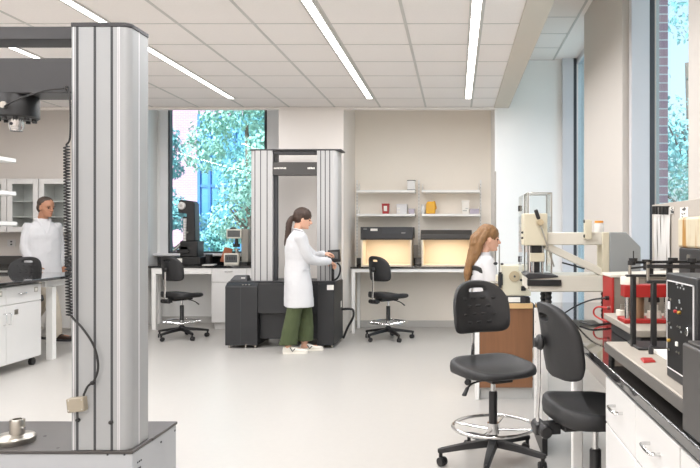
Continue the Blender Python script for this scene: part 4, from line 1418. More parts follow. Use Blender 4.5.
b = MB(); b.cyl((zx(236.5), IY, zz_(246)), (zx(236.5), IY, zz_(238.5)), .030, .022, seg=16); b.cyl((zx(236.5), IY, zz_(247)), (zx(236.5), IY, zz_(244)), .05, seg=16); b.build('indenter_turret', M['black'], t)
b = MB(); b.cyl((zx(236.8), IY, zz_(262)), (zx(236.8), IY, zz_(250)), .022, seg=14); b.cyl((zx(236.8), IY, zz_(250)), (zx(236.8), IY, zz_(248.7)), .045, seg=16); b.build('elevating_screw', M['steel'], t)
# brown folder leaning and papers
rot = Matrix.Rotation(R(14), 3, 'Y') @ Matrix.Rotation(R(-12), 3, 'X')
b = MB(); b.box(zx(222.5, 10.42), zx(231.0, 10.42), 10.40, 10.42, 1.025 - .08, zz_(247, 10.42), rot)
o = b.build('folder', M['brown_card'], None, bevel=.002); tag(o, 'brown card folder leaning at the sill next to the hardness tester', 'folder')
o.location.z = .925
b = MB(); b.box(zx(205), zx(216), IY - .18, IY + .1, CT, CT + .008, Matrix.Rotation(R(9), 3, 'Z'))
o = b.build('notebook', M['paper'], None, bevel=.002); tag(o, 'white notebook lying on the window counter between the two instruments', 'notebook')
b = MB(); b.box(zx(204.8), zx(209), IY + .02, IY + .16, CT, zz_(254.5)); o = b.build('supply_box', M['black'], None, bevel=.005)
tag(o, 'small black supply box beside the tall black instrument', 'box')

# ================================================================== PRESS AT THE END OF THE NEAR BENCH
PY = 4.30
def px_(p, y=PY): return PX(p, y)
def pz_(p, y=PY): return PZ(p, y)
BT = .915
t = thing('arm_press', 'cream arm press with clear guard and long lever ending the near bench', 'press', (.75, 4.45, BT))
b = MB(); b.box(px_(530), px_(606), 4.30, 4.66, pz_(292), pz_(275.5)); b.box(px_(527), px_(530), 4.33, 4.62, pz_(289), pz_(276)); b.build('base_beam', M['cream2'], t, bevel=.006)
for (p, y) in ((547.5, 4.36), (611, 4.36), (547.5, 4.60), (611, 4.60)):
    b = MB()
    x = PX(p, 4.40)
    n = 4; z0 = BT; z1 = pz_(292) + .002
    pr = [(0, z0)]
    for k in range(n):
        za = z0 + (z1 - z0) * k / n; zc_ = z0 + (z1 - z0) * (k + 1) / n
        pr += [(.018, za + .001), (.024, (za + zc_) / 2), (.018, zc_ - .001)]
    pr.append((0, z1))
    b.lathe(pr, (x, y, 0), 18); b.build('rubber_foot', M['cable'], t)
b = MB(); b.box(px_(527.5), px_(561), 4.28, 4.60, pz_(285.8), pz_(279.6)); b.build('lower_platen', M['black'], t, bevel=.003)
b = MB()
b.prism([(px_(525), pz_(275)), (px_(528), pz_(279.2)), (px_(558), pz_(277.2)), (px_(558), pz_(275.6)), (px_(529), pz_(273.0))], 4.29, 4.58, 'Y'); b.build('upper_platen', M['char'], t, bevel=.003)
for p in (531, 534.6, 543.5):
    b = MB(); b.cyl((px_(p), 4.36, pz_(274)), (px_(p), 4.36, pz_(246)), .010, seg=12); b.build('guide_rod', M['chrome'], t)
b = MB(); b.box(px_(530.5), px_(545), 4.31, 4.41, pz_(262), pz_(253)); b.build('ram_block', M['cream'], t, bevel=.005)
b = MB(); b.box(px_(532), px_(541.5), 4.32, 4.40, pz_(253), pz_(245)); b.box(px_(535), px_(540.5), 4.33, 4.39, pz_(272.8), pz_(262)); b.build('ram', M['black'], t, bevel=.003)
b = MB()
b.box(px_(523.5), px_(547), 4.27, 4.45, pz_(245.5), pz_(213.5))
b.build('head_housing', M['cream'], t, bevel=.006)
b = MB(); b.box(px_(546), px_(604), 4.30, 4.44, pz_(245), pz_(232.3)); b.build('arm', M['cream2'], t, bevel=.006)
b = MB(); b.bar((px_(546), 4.37, pz_(245.5)), (px_(606), 4.37, pz_(274)), .10, .045, (0, 0, 1)); b.build('brace', M['cream2'], t, bevel=.004)
b = MB(); b.box(px_(602), px_(609), 4.29, 4.46, pz_(275.5), pz_(232.3)); b.build('rear_post', M['cream'], t, bevel=.004)
b = MB(); b.prism([(px_(609), pz_(275)), (px_(640), pz_(275)), (px_(640), pz_(247)), (px_(625.5), pz_(232.3)), (px_(609), pz_(232.3))], 4.28, 4.56, 'Y')
b.build('rear_housing', M['grey_box'], t, bevel=.006)
b = MB(); b.box(px_(583.5), px_(590), 4.24, 4.30, pz_(239), pz_(220)); sw = b.build('switch_plate', M['cream'], t, bevel=.003)
for p, q in ((583, 221.5), (583, 236)):
    b = MB(); b.ball((px_(p), 4.26, pz_(q)), (.006, .010, .012), 10); b.build('switch', M['black'], sw)
b = MB(); b.bar((px_(534.3), 4.23, pz_(210)), (px_(537.5), 4.23, pz_(219.5)), .024, .018, (0, 1, 0)); b.build('lever_grip', M['black'], t, bevel=.006)
b = MB(); b.lathe([(0, 4.215), (.018, 4.215), (.021, 4.222), (.021, 4.27), (0, 4.27)], (px_(539), 0, pz_(222.5)), 24, 'Y'); b.build('lever_hub', M['tan'], t)
b = MB(); b.cyl((px_(536.5), 4.23, pz_(217)), (px_(552.5), 4.23, pz_(266)), .005, seg=10); b.build('lever', M['steel'], t)
b = MB(); b.bar((px_(561), 4.26, pz_(262.3)), (px_(583.5), 4.26, pz_(268.3)), .012, .010); b.build('release_bar', M['black'], t, bevel=.002)
# clear guard with slim frame
g0, g1 = 4.46, 4.70
b = MB()
gx0, gx1 = px_(528.2), px_(551.5)
zt = pz_(192.3, 4.46)
x0_, x1_ = PX(528.2, g0), PX(551.5, g0)
for xx in (x0_, x1_):
    for yy in (g0, g1):
        b.box(xx - .005, xx + .005, yy - .005, yy + .005, pz_(275), zt)
for yy in (g0, g1):
    b.box(x0_, x1_, yy - .005, yy + .005, zt - .008, zt)
for xx in (x0_, x1_):
    b.box(xx - .005, xx + .005, g0, g1, zt - .008, zt)
gd = b.build('guard_frame', M['steel'], t, bevel=.002)
b = MB()
b.box(x0_ + .01, x1_ - .01, g0 - .002, g0 + .002, pz_(274), zt - .012); b.box(x0_ - .002, x0_ + .002, g0 + .01, g1 - .01, pz_(274), zt - .012)
b.box(x1_ - .002, x1_ + .002, g0 + .01, g1 - .01, pz_(274), zt - .012)
b.build('guard_pane', M['clear'], gd, smooth=False)
for q in (208.5, 259):
    b = MB(); b.box(x0_ - .044, x0_ - .020, g1 - .03, g1 + .01, PZ(q + 2.8, g1), PZ(q - 2.8, g1)); b.build('hinge', M['black'], gd, bevel=.002)
for q in (232.5, 238):
    b = MB(); b.ball((px_(522.8), 4.32, pz_(q)), (.010, .01, .008), 10); b.build('knob', M['black'], t)
b = MB(); b.box(x0_ - .040, x0_ - .034, g0, g1 + .01, pz_(274), zt - .02); b.build('guard_door', M['clear'], gd, smooth=False)

# bottle standing on the press arm
bottle('pill_bottle', 'white bottle with an orange cap standing on the cream press arm', 599, 4.37, pz_(232.3), 220.8, .030, M['white'], M['orange'], capr=.78)

# ================================================================== SAW ON THE WOODEN CABINET
SYY = 5.86
t = thing('disc_machine', 'cream bench machine with a tan disc on the wood veneer cabinet', 'machine', (.55, SYY, DESK))
def sx(p): return PX(p, SYY - .1)
def sz(p): return PZ(p, SYY - .1)
b = MB(); b.box(sx(502), sx(531), SYY - .10, SYY + .12, sz(296), sz(265.5)); b.box(sx(497), sx(531), SYY - .06, SYY + .12, sz(296), sz(276)); b.build('body', M['cream'], t, bevel=.006)
b = MB(); b.box(sx(501), sx(525), SYY - .12, SYY + .10, DESK, sz(296)); b.build('base_tray', M['char'], t, bevel=.003)
b = MB(); b.box(sx(508), sx(520), SYY - .123, SYY - .118, DESK + .01, sz(297)); b.build('sticker', M['paper'], t, smooth=False)
b = MB(); b.lathe([(0, SYY - .118), (.042, SYY - .118), (.045, SYY - .112), (.045, SYY - .10), (0, SYY - .10)], (sx(514.5), 0, sz(276.3)), 36, 'Y'); dk = b.build('disc', M['tan'], t)
b = MB(); b.lathe([(0, SYY - .124), (.009, SYY - .124), (.009, SYY - .116), (0, SYY - .116)], (sx(514.5), 0, sz(276.3)), 14, 'Y'); b.build('disc_hub', M['slot'], dk)
b = MB(); b.cyl((sx(500), SYY - .11, sz(272)), (sx(500), SYY - .11, sz(288)), .014, seg=12); b.cyl((sx(500.4), SYY - .11, sz(274)), (sx(500.4), SYY - .11, sz(285)), .020, seg=12); b.build('motor', M['black'], t)
b = MB(); b.cyl((sx(499.3), SYY - .1, sz(245)), (sx(499.3), SYY - .1, sz(272)), .006, seg=10); b.build('post', M['steel'], t)
b = MB(); b.ball((sx(495.5), SYY - .1, sz(263.5)), (.019, .014, .014), 12); b.build('clamp_knob', M['black'], t); b = MB(); b.ball((sx(502), SYY - .1, sz(264)), (.014, .012, .010), 12); b.build('clamp_knob', M['black'], t)
b = MB(); b.cyl((sx(483), SYY - .1, sz(282)), (sx(500), SYY - .1, sz(283.5)), .011, seg=12); b.cyl((sx(491), SYY - .1, sz(282.7)), (sx(497.5), SYY - .1, sz(283.3)), .017, seg=12); b.build('shaft', M['steel'], t)
b = MB()
b.box(sx(520), sx(526), SYY - .13, SYY - .10, sz(281), sz(279)); b.build('stop', M['black'], t, bevel=.003); b = MB(); b.box(sx(521), sx(525.5), SYY - .13, SYY - .09, sz(290.5), sz(286)); b.build('stop', M['black'], t, bevel=.003)
b = MB(); b.box(sx(522.5), sx(530), SYY - .11, SYY + .03, DESK, sz(297.5)); b.build('switch_box', M['black'], t, bevel=.003)

# ================================================================== RED AND BLACK EQUIPMENT ON THE NEAR BENCH
t = thing('red_instrument', 'taupe instrument box with a bright red end panel and white lid', 'instrument', (1.0, 3.75, BT))
y0, y1 = 3.60, 3.82
x0 = PX(611.8, y0)
b = MB(); b.box(x0 + .012, 1.22, y0, y1, BT, PZ(278, y0)); b.build('body', M['taupe'], t, bevel=.004)
b = MB(); b.box(x0, x0 + .012, y0 - .004, y1 + .004, BT, PZ(277, y0)); rp = b.build('end_panel', M['red'], t, bevel=.003)
b = MB(); b.prism([(x0 - .006, PZ(277.5, y0)), (1.225, PZ(277.5, y0)), (1.225, PZ(272.6, y0)), (x0 - .006, PZ(274.6, y0))], y0 - .006, y1 + .006, 'Y'); b.build('lid', M['cream2'], t, bevel=.003)
b = MB(); b.cyl((x0 - .02, y0 + .07, PZ(298, y0 + .07)), (x0 + .004, y0 + .07, PZ(298, y0 + .07)), .011, seg=12); b.build('socket', M['black'], rp)
b = MB(); b.cyl((x0 - .014, y0 + .05, PZ(308, y0 + .05)), (x0 + .004, y0 + .05, PZ(308, y0 + .05)), .010, seg=12); b.build('hose_fitting', M['steel'], rp)
b = MB()
b.tube([(x0 - .015, y0 + .07, PZ(298, y0 + .07)), (PX(592, 3.75), 3.78, PZ(300, 3.78)), (PX(577, 3.95), 3.98, PZ(306, 3.98)), (PX(562, 4.1), 4.10, PZ(314.0, 4.1)), (PX(556, 4.12), 4.12, BT + .013), (PX(552, 4.2), 4.2, BT + .010)], .0045, 8)
b.build('black_lead', M['cable'], t)
b = MB()
b.tube([(x0 - .010, y0 + .05, PZ(308, y0 + .05)), (PX(599, 3.66), 3.68, PZ(307.3, 3.66)), (PX(594, 3.7), 3.70, PZ(310, 3.7)), (PX(594.5, 3.7), 3.70, PZ(315, 3.7)), (PX(600, 3.68), 3.67, PZ(319, 3.67)), (PX(607, 3.62), 3.62, PZ(321.3, 3.62))], .005, 8)
b.build('red_hose', M['red_rubber'], t)
b = MB()
b.tube([(x0 - .02, 3.55, BT + .013), (PX(600, 3.6), 3.52, BT + .013), (PX(588, 3.6), 3.5, BT + .013), (PX(580, 3.62), 3.62, BT + .013)], .005, 8)
b.build('floor_lead', M['cable'], t)

# pale slab block under the red press
t = thing('slab_stand', 'pale slab on a dark plinth carrying the small red press', 'stand', (.96, 3.08, BT))
s1z = 1.0
b = MB(); b.box(.73, 1.24, 2.80, 3.40, s1z - .03, s1z); b.build('slab', M['slab'], t, bevel=.004)
b = MB(); b.box(.76, 1.22, 2.83, 3.37, BT, s1z - .03); b.build('plinth', M['char'], t, bevel=.004)

t = thing('small_red_press', 'small red topped press with steel columns on the pale slab', 'press', (.90, 3.15, s1z))
y0 = 3.02
def rx(p): return PX(p, y0)
def rz_(p): return PZ(p, y0)
b = MB(); b.box(rx(623.5), rx(676), y0 - .02, y0 + .12, s1z, s1z + .018); b.build('base_plate', M['red'], t, bevel=.003)
b = MB(); b.box(rx(624.5), rx(672), y0, y0 + .075, rz_(297.5), rz_(285)); b.build('head', M['red'], t, bevel=.004)
b = MB(); b.lathe([(0, rz_(285)), (.040, rz_(285)), (.040, rz_(278.5)), (.036, rz_(277)), (0, rz_(277))], (rx(632), y0 + .045, 0), 32); b.build('cap', M['cream2'], t)
for p in (628.5, 668):
    b = MB(); b.cyl((rx(p), y0 + .02, s1z + .018), (rx(p), y0 + .02, rz_(297.5)), .012, seg=16); b.build('column', M['chrome'], t)
for p in (632, 671):
    b = MB(); b.cyl((rx(p), y0 + .06, s1z + .018), (rx(p), y0 + .06, rz_(297.5)), .010, seg=16); b.build('column', M['chrome'], t)
b = MB(); b.cyl((rx(641), y0 + .045, s1z + .018), (rx(641), y0 + .045, rz_(297.5)), .026, seg=24); b.build('cylinder', mat('bronze_cylinder', rgb(150, 122, 96), .35, .6), t)
b = MB(); b.cyl((rx(657), y0 + .045, s1z + .018), (rx(657), y0 + .045, rz_(312)), .034, .030, seg=20); b.cyl((rx(657), y0 + .045, rz_(312)), (rx(657), y0 + .045, rz_(306)), .018, seg=16); b.build('specimen_cup', M['cream2'], t)
b = MB(); b.cyl((rx(657), y0 + .045, rz_(303)), (rx(657), y0 + .045, rz_(297.5)), .026, .022, seg=16); b.build('ram', M['black'], t)
t = thing('pressure_gauge_block', 'small pale fitting with a stud beside the red press columns', 'fitting', (PX(621.5, 3.28), 3.28, s1z))
b = MB(); b.cyl((PX(621.5, 3.28), 3.28, s1z), (PX(621.5, 3.28), 3.28, s1z + .03), .026, seg=18); b.build('base', M['cream2'], t, bevel=.003)
b = MB(); b.cyl((PX(622.5, 3.28), 3.28, s1z + .03), (PX(622.5, 3.28), 3.28, s1z + .055), .012, seg=14); b.build('stud', M['steel'], t)

# front slab tray with black post stand
t = thing('slab_tray', 'long pale stone slab with thick grey edge along the front of the near bench', 'slab', (.9, 2.2, BT))
s2z = .98
b = MB(); b.box(.575, 1.26, 1.725, 2.64, s2z - .036, s2z); b.build('slab', [M['slab']], t, bevel=.004)
b = MB(); b.box(.570, .575, 1.725, 2.64, s2z - .036, s2z - .004); b.build('edge_strip', M['slab_edge'], t, smooth=False)
b = MB(); b.box(.66, 1.22, 1.80, 2.60, BT, s2z - .036); b.build('plinth', M['black'], t, bevel=.003)
b = MB(); b.cyl((.588, 1.745, BT), (.588, 1.745, s2z - .036), .012, seg=12); b.build('foot', M['black'], t); b = MB(); b.cyl((.59, 2.61, BT), (.59, 2.61, s2z - .036), .012, seg=12); b.build('foot', M['black'], t)

t = thing('post_stand', 'black stand of two upright posts with horizontal rods, before the red press', 'stand', (.74, 2.52, s2z))
ya = 2.50
def qx(p): return PX(p, ya)
def qz(p): return PZ(p, ya)
b = MB(); b.box(qx(634), qx(674), ya - .06, ya + .10, s2z, qz(345)); b.build('base', M['black'], t, bevel=.004)
b = MB(); b.box(qx(633), qx(638), ya + .02, ya + .045, qz(349) , qz(276)); b.build('post', M['black'], t, bevel=.004)
b = MB(); b.box(qx(650.5), qx(655.5), ya - .02, ya + .005, qz(347), qz(281.5)); b.build('post', M['black'], t, bevel=.004)
b = MB(); b.box(qx(643.5), qx(661.5), ya - .085, ya - .03, s2z + .004, qz(347)); b.build('clamp', M['char'], t, bevel=.003)
b = MB(); b.box(qx(628), qx(668), ya + .02, ya + .045, qz(277.4), qz(275)); b.build('crossbar', M['black'], t, bevel=.003); b = MB(); b.box(qx(645.5), qx(672), ya - .02, ya + .005, qz(283), qz(280.3)); b.build('crossbar', M['black'], t, bevel=.003)
b = MB(); b.cyl((qx(632), ya + .03, qz(275)), (qx(632), ya + .03, qz(259)), .006, seg=10); b.build('riser', M['steel'], t); b = MB(); b.cyl((qx(647.5), ya - .005, qz(280.3)), (qx(647.5), ya - .005, qz(262)), .006, seg=10); b.build('riser', M['steel'], t)
b = MB(); b.bar((qx(631), ya + .03, qz(262.6)), (qx(705), ya + .03, qz(262.0)), .018, .010); b.build('rod', M['black'], t, bevel=.002); b = MB(); b.bar((qx(646), ya - .005, qz(266.2)), (qx(705), ya - .005, qz(266.6)), .016, .014); b.build('rod', M['black'], t, bevel=.002); b = MB(); b.bar((qx(633), ya + .03, qz(268.8)), (qx(648), ya - .0, qz(266.4)), .012, .007); b.build('rod', M['black'], t, bevel=.002)
for (p, q, r, h) in ((634, 259.8, .016, .012), (632.5, 263, .014, .016), (648, 261, .018, .010), (648.5, 266.6, .016, .024), (674, 259.5, .018, .012), (693, 260.2, .016, .014), (651, 271.5, .012, .02)):
    b = MB(); b.cyl((qx(p), ya + .012, qz(q) - h / 2), (qx(p), ya + .012, qz(q) + h / 2), r, seg=14); b.build('clamp_knob', M['black'], t)
b = MB(); b.cyl((qx(634.3), ya + .012, qz(259)), (qx(634.3), ya + .012, qz(251)), .0022, seg=8); b.build('needle', M['black'], t)
b = MB(); b.bar((qx(672), ya + .03, qz(261)), (qx(672), ya + .03, s2z), .02, .02); b.build('post', M['black'], t, bevel=.003); b = MB(); b.bar((.868, ya + .03, s2z), (.868, ya + .03, qz(262)), .018, .018); b.build('post', M['black'], t, bevel=.003)

# black control box
t = thing('control_box', 'black control box with a framed panel of knobs and switches on the stone slab', 'control box', (.76, 1.85, s2z))
bx0 = .617; by0, by1 = 1.60 + .165, 2.015
bzt = PZ(272.5, by1)
b = MB(); b.box(bx0, .90, by0, by1, s2z, bzt); b.build('case', M['machine_dark'], t, bevel=.004)
fp_y0, fp_y1 = by0 + .004, by1 - .012
b = MB(); b.box(bx0 - .003, bx0, by0 + .015, by1 - .016, s2z + .03, bzt - .022); pn = b.build('panel', mat('dark_panel', rgb(26, 26, 26), .6, spec=.2), t, bevel=.001)
b = MB()
ry0, ry1, rz0, rz1 = by0 + .013, by1 - .014, s2z + .028, bzt - .020
for (a, c_, d, e) in ((ry0, ry1, rz1 - .003, rz1), (ry0, ry1, rz0, rz0 + .003), (ry0, ry0 + .003, rz0, rz1), (ry1 - .003, ry1, rz0, rz1)):
    b.box(bx0 - .0045, bx0 - .001, a, c_, d, e)
b.build('trim_line', M['frost'], pn, smooth=False)
def on_panel(p, q):
    """panel pixel -> (y, z) on the plane x = bx0"""
    y = bx0 * FOC / (p - 456.0)
    return y, PZ(q, y)
b = MB()
for (p, q, w) in ((678, 284, .012), (683.5, 285.5, .012), (679, 287.3, .006), (681.8, 288, .006), (685, 289, .009), (680.5, 300.5, .010), (680.8, 302.6, .010), (672.2, 327.5, .008), (682.4, 332, .008), (677.6, 307.8, .006), (682.6, 308.8, .006)):
    y, z = on_panel(p, q); b.box(bx0 - .0042, bx0 - .0028, y - w / 2, y + w / 2, z - .0025, z + .0025)
b.build('lettering', M['grey_box'], pn, smooth=False)
for (p, q) in ((670.5, 303.5), (670.5, 307)):
    y, z = on_panel(p, q); b = MB(); b.box(bx0 - .006, bx0 - .002, y - .008, y + .008, z - .006, z + .006); b.build('meter', M['frost'], pn, bevel=.001)
def knob(p, q, m, r, l, nm):
    y, z = on_panel(p, q)
    b = MB(); b.lathe([(0, bx0 - .003 - l), (r * .85, bx0 - .003 - l), (r, bx0 - .003 - l * .8), (r, bx0 - .002), (0, bx0 - .002)], (0, y, z), 16, 'X')
    return b.build(nm, m, pn)
knob(677.6, 311.3, M['red_plastic'], .0045, .008, 'red_button')
knob(681.6, 312.6, M['brass'], .005, .009, 'selector')
knob(671, 340.2, M['brass'], .005, .009, 'selector')
knob(690, 331.8, M['chrome'], .012, .008, 'dial')
for (p, q) in ((672, 299.3), (671, 323.2), (681.5, 327.5), (670.5, 349.5), (680.5, 353)):
    y, z = on_panel(p, q)
    b = MB(); b.cyl((bx0 - .002, y, z), (bx0 - .005, y, z), .004, seg=12); b.tube([(bx0 - .004, y, z), (bx0 - .012, y, z + .004)], [.0015, .0025], 8, True, 1); b.build('toggle_switch', M['steel'], pn)
y, z = on_panel(678.5, 344)
b = MB(); b.box(bx0 - .008, bx0 - .002, y - .006, y + .006, z - .006, z + .006); b.build('lamp_button', M['paper'], pn, bevel=.001)

t = thing('grey_case', 'plain dark grey metal case standing on the bench edge at the frame side', 'case', (.70, 1.5, BT))
b = MB(); b.box(.555, .86, 1.30, 1.69, BT, PZ(341.5, 1.70)); b.build('body', M['char2'], t, bevel=.006)
b = MB(); b.box(.565, .85, 1.33, 1.68, PZ(341.5, 1.70), PZ(341.5, 1.70) + .006); b.build('lid', M['char2'], t, bevel=.003)

# little red pouch and white booklet on the slab
b = MB()
y = 2.14
b.rings([[Vector((x_, y_, s2z)) for x_, y_ in ((.600, 2.20), (.645, 2.215), (.650, 2.27), (.608, 2.275))], [Vector((x_, y_, s2z + .007)) for x_, y_ in ((.604, 2.208), (.641, 2.22), (.645, 2.265), (.612, 2.268))]])
o = b.build('red_pouch', M['red'], None, bevel=.002); tag(o, 'small red pouch lying on the stone slab before the post stand', 'pouch')
b = MB(); b.box(.688, .80, 2.25, 2.40, s2z, s2z + .012)
o = b.build('booklet', M['paper'], None, bevel=.002); tag(o, 'white booklet lying on the stone slab beside the black control box', 'booklet')
b = MB(); b.cyl((.672, 2.37, s2z), (.672, 2.37, s2z + .024), .009, seg=14); b.ball((.672, 2.37, s2z + .026), (.007, .007, .006), 10)
o = b.build('small_weight', M['char'], None); tag(o, 'little dark weight beside the white booklet on the slab', 'weight')

# stained cream device against the wall, clipped chart strips, notes
t = thing('stained_instrument', 'cream topped instrument with a rust streak standing by the taupe wall panel', 'instrument', (1.14, 2.83, BT))
y0 = 3.10
b = MB(); b.box(.965, 1.29, 2.66, 3.0, PZ(247.5, 3.0), PZ(217.5, 3.0)); b.build('hood', M['stain'], t, bevel=.012)
b = MB(); b.box(.968, 1.285, 2.67, 2.99, BT, PZ(247.5, 3.0)); b.build('body', M['machine_dark'], t, bevel=.006)
b = MB(); b.cyl((.962, 2.86, PZ(256, 3.0)), (.972, 2.86, PZ(256, 3.0)), .012, seg=14); b.build('knob', M['steel'], t)
rnd = random.Random(3)
XW = XR - .036
for i in range(5):
    pa = 655.2 + i * 3.25; pb = pa + 3.0
    ya_, yb_ = XW * FOC / (pa - 456), XW * FOC / (pb - 456)
    b = MB()
    zt_ = PZ(207.5, ya_); zb_ = PZ(272 - i * 1.5, ya_)
    n = 10
    r0 = []
    rings = []
    for k in range(n + 1):
        z = zt_ + (zb_ - zt_) * k / n
        bow = .004 + .003 * math.sin(k * .5 + 1.3 * i)
        rings.append([Vector((XW - .003 - abs(bow), yb_, z)), Vector((XW - .003 - abs(bow) - .004, (ya_ + yb_) / 2, z)), Vector((XW - .003 - abs(bow), ya_, z)), Vector((XW - .002 - abs(bow), (ya_ + yb_) / 2, z))])
    b.rings(rings)
    t = thing('paper_strip', ['chart paper strip clipped to the panel, hanging nearest the window post', 'chart paper strip, second from the window post in the clipped row',
              'chart paper strip, middle one of the clipped row', 'chart paper strip with the darkest clip, fourth from the window post', 'wider looking chart strip, last of the clipped row from the window post'][i], 'paper strip',
              (XW - .01, (ya_ + yb_) / 2, zb_), 0, 'chart strips clipped on the panel')
    b.build('sheet', M['paper_used'], t)
    b = MB(); ym = (ya_ + yb_) / 2
    b.box(XW - .030, XW - .001, ym - .005, ym + .005, zt_ - .045, zt_ + .008); b.build('clip', M['black'], t, bevel=.003)
for (pa, pb, q0, q1, nm) in ((670.5, 673.8, 207, 214, 'white note with two dark marks beside the clipped strips'), (680.5, 688.5, 207.5, 219, 'white note with scribbled dark marks above the stained cream instrument')):
    ya_, yb_ = XW * FOC / (pa - 456), XW * FOC / (pb - 456)
    t = thing('paper_note', nm, 'note', (XW - .001, (ya_ + yb_) / 2, PZ(q1, ya_)), 0, None)
    b = MB(); b.box(XW - .003, XW, yb_, ya_, PZ(q1, ya_), PZ(q0, ya_)); b.build('sheet', M['paper'], t, smooth=False)
    b = MB()
    for k in range(7):
        yy = yb_ + (ya_ - yb_) * rnd.uniform(.15, .8); zz2 = PZ(q1, ya_) + (PZ(q0, ya_) - PZ(q1, ya_)) * rnd.uniform(.15, .85)
        b.bar((XW - .004, yy, zz2), (XW - .004, yy - .03 * rnd.uniform(.4, 1), zz2 + .012 * rnd.uniform(-1, 1)), .002, .006)
    b.build('scribble', M['slot'], t, smooth=False)
# round cream jar behind the control box
bottle('cream_jar', 'cream jar just showing behind the black control box at the frame side', 703, 2.36, s2z, 290, .05, M['cream2'], M['cream2'], capr=.8, cat='jar')

# ================================================================== PEOPLE
def fuse(name, mb, m, parent, voxel=.006, smooth=3, folds=0.0, fold_size=.12):
    """closed shells fused into one continuous skin"""
    o = mb.build(name, m, parent)
    r = o.modifiers.new('r', 'REMESH'); r.mode = 'VOXEL'; r.voxel_size = voxel
    s = o.modifiers.new('s', 'SMOOTH'); s.factor = .5; s.iterations = smooth
    if folds:
        tx = bpy.data.textures.new('folds', 'CLOUDS'); tx.noise_scale = fold_size; tx.noise_depth = 2
        d = o.modifiers.new('d', 'DISPLACE'); d.texture = tx; d.strength = folds; d.mid_level = .5; d.texture_coords = 'LOCAL'
        s = o.modifiers.new('s2', 'SMOOTH'); s.factor = .5; s.iterations = 2
    dg = bpy.context.evaluated_depsgraph_get()
    dg.update()
    me = bpy.data.meshes.new_from_object(o.evaluated_get(dg))
    o.modifiers.clear()
    old = o.data
    o.data = me
    bpy.data.meshes.remove(old)
    for p in me.polygons:
        p.use_smooth = True
    return o

def ell(c, rx, ry, yaw=0.0, n=28, p=1.0, lean=0.0):
    c = Vector(c); out = []
    cs, sn = math.cos(yaw), math.sin(yaw)
    for k in range(n):
        a = 2 * PI * k / n
        x = rx * math.copysign(abs(math.cos(a)) ** p, math.cos(a)); y = ry * math.copysign(abs(math.sin(a)) ** p, math.sin(a))
        out.append(c + Vector((x * cs - y * sn, x * sn + y * cs, lean * x)))
    return out

class Head:
    """head in its own frame: x forward, y left, z up from the chin; o = point at chin height on the ear axis"""
    def __init__(self, o, yaw=0, pitch=0, s=1.0):
        self.m = Matrix.Translation(Vector(o)) @ Matrix.Rotation(yaw, 4, 'Z') @ Matrix.Rotation(pitch, 4, 'Y') @ Matrix.Scale(s, 4)
        self.s = s
        self.r = (Matrix.Rotation(yaw, 3, 'Z') @ Matrix.Rotation(pitch, 3, 'Y'))
    def p(self, x, y, z):
        return self.m @ Vector((x, y, z))
    def add(self, mb):
        prof = [(-.004, .050, .030, .018), (.004, .074, .0, .030), (.022, .083, -.030, .043), (.042, .084, -.062, .053), (.062, .085, -.078, .060), (.082, .085, -.088, .066),
                (.100, .083, -.094, .070), (.125, .087, -.099, .074), (.155, .086, -.101, .076), (.182, .076, -.094, .071), (.205, .056, -.074, .058), (.222, .026, -.044, .036), (.229, .0, -.018, .012)]
        b = MB()
        b.rings([ell(((f + k) / 2, 0, z), (f - k) / 2, w, n=28) for (z, f, k, w) in prof])
        # nose, brow, lips, chin, ears
        b.tube([(.080, 0, .122), (.096, 0, .095), (.107, 0, .078), (.088, 0, .070)], [.007, .009, .011, .008], 12, True, 4)
        b.ball((.093, .012, .076), (.009, .008, .007), 10); b.ball((.093, -.012, .076), (.009, .008, .007), 10)
        b.ball((.084, 0, .053), (.008, .020, .006), 10); b.ball((.083, 0, .044), (.008, .017, .006), 10)
        b.ball((.078, 0, .014), (.012, .018, .014), 12)
        b.ball((.080, .032, .121), (.010, .022, .006), 12); b.ball((.080, -.032, .121), (.010, .022, .006), 12)
        for s in (-1, 1):
            b.ball((-.004, s * .074, .095), (.017, .008, .030), 12)
        b.xf(self.m)
        mb.merge(b); b.bm.free()
    def face(self, parent, brow):
        for s in (-1, 1):
            b = MB(); b.ball(self.p(.0775, s * .031, .107), (.009 * self.s,) * 3, 12); b.build('eye', M['eye'], parent)
            b = MB(); b.tube([self.p(.083, s * .016, .126), self.p(.087, s * .032, .130), self.p(.078, s * .050, .126)], .003 * self.s, 6); b.build('eyebrow', brow, parent)
        b = MB(); b.tube([self.p(.084, .018, .048), self.p(.0925, 0, .049), self.p(.084, -.018, .048)], [.002, .0045, .002], 8); b.build('lips', M['lip'], parent)

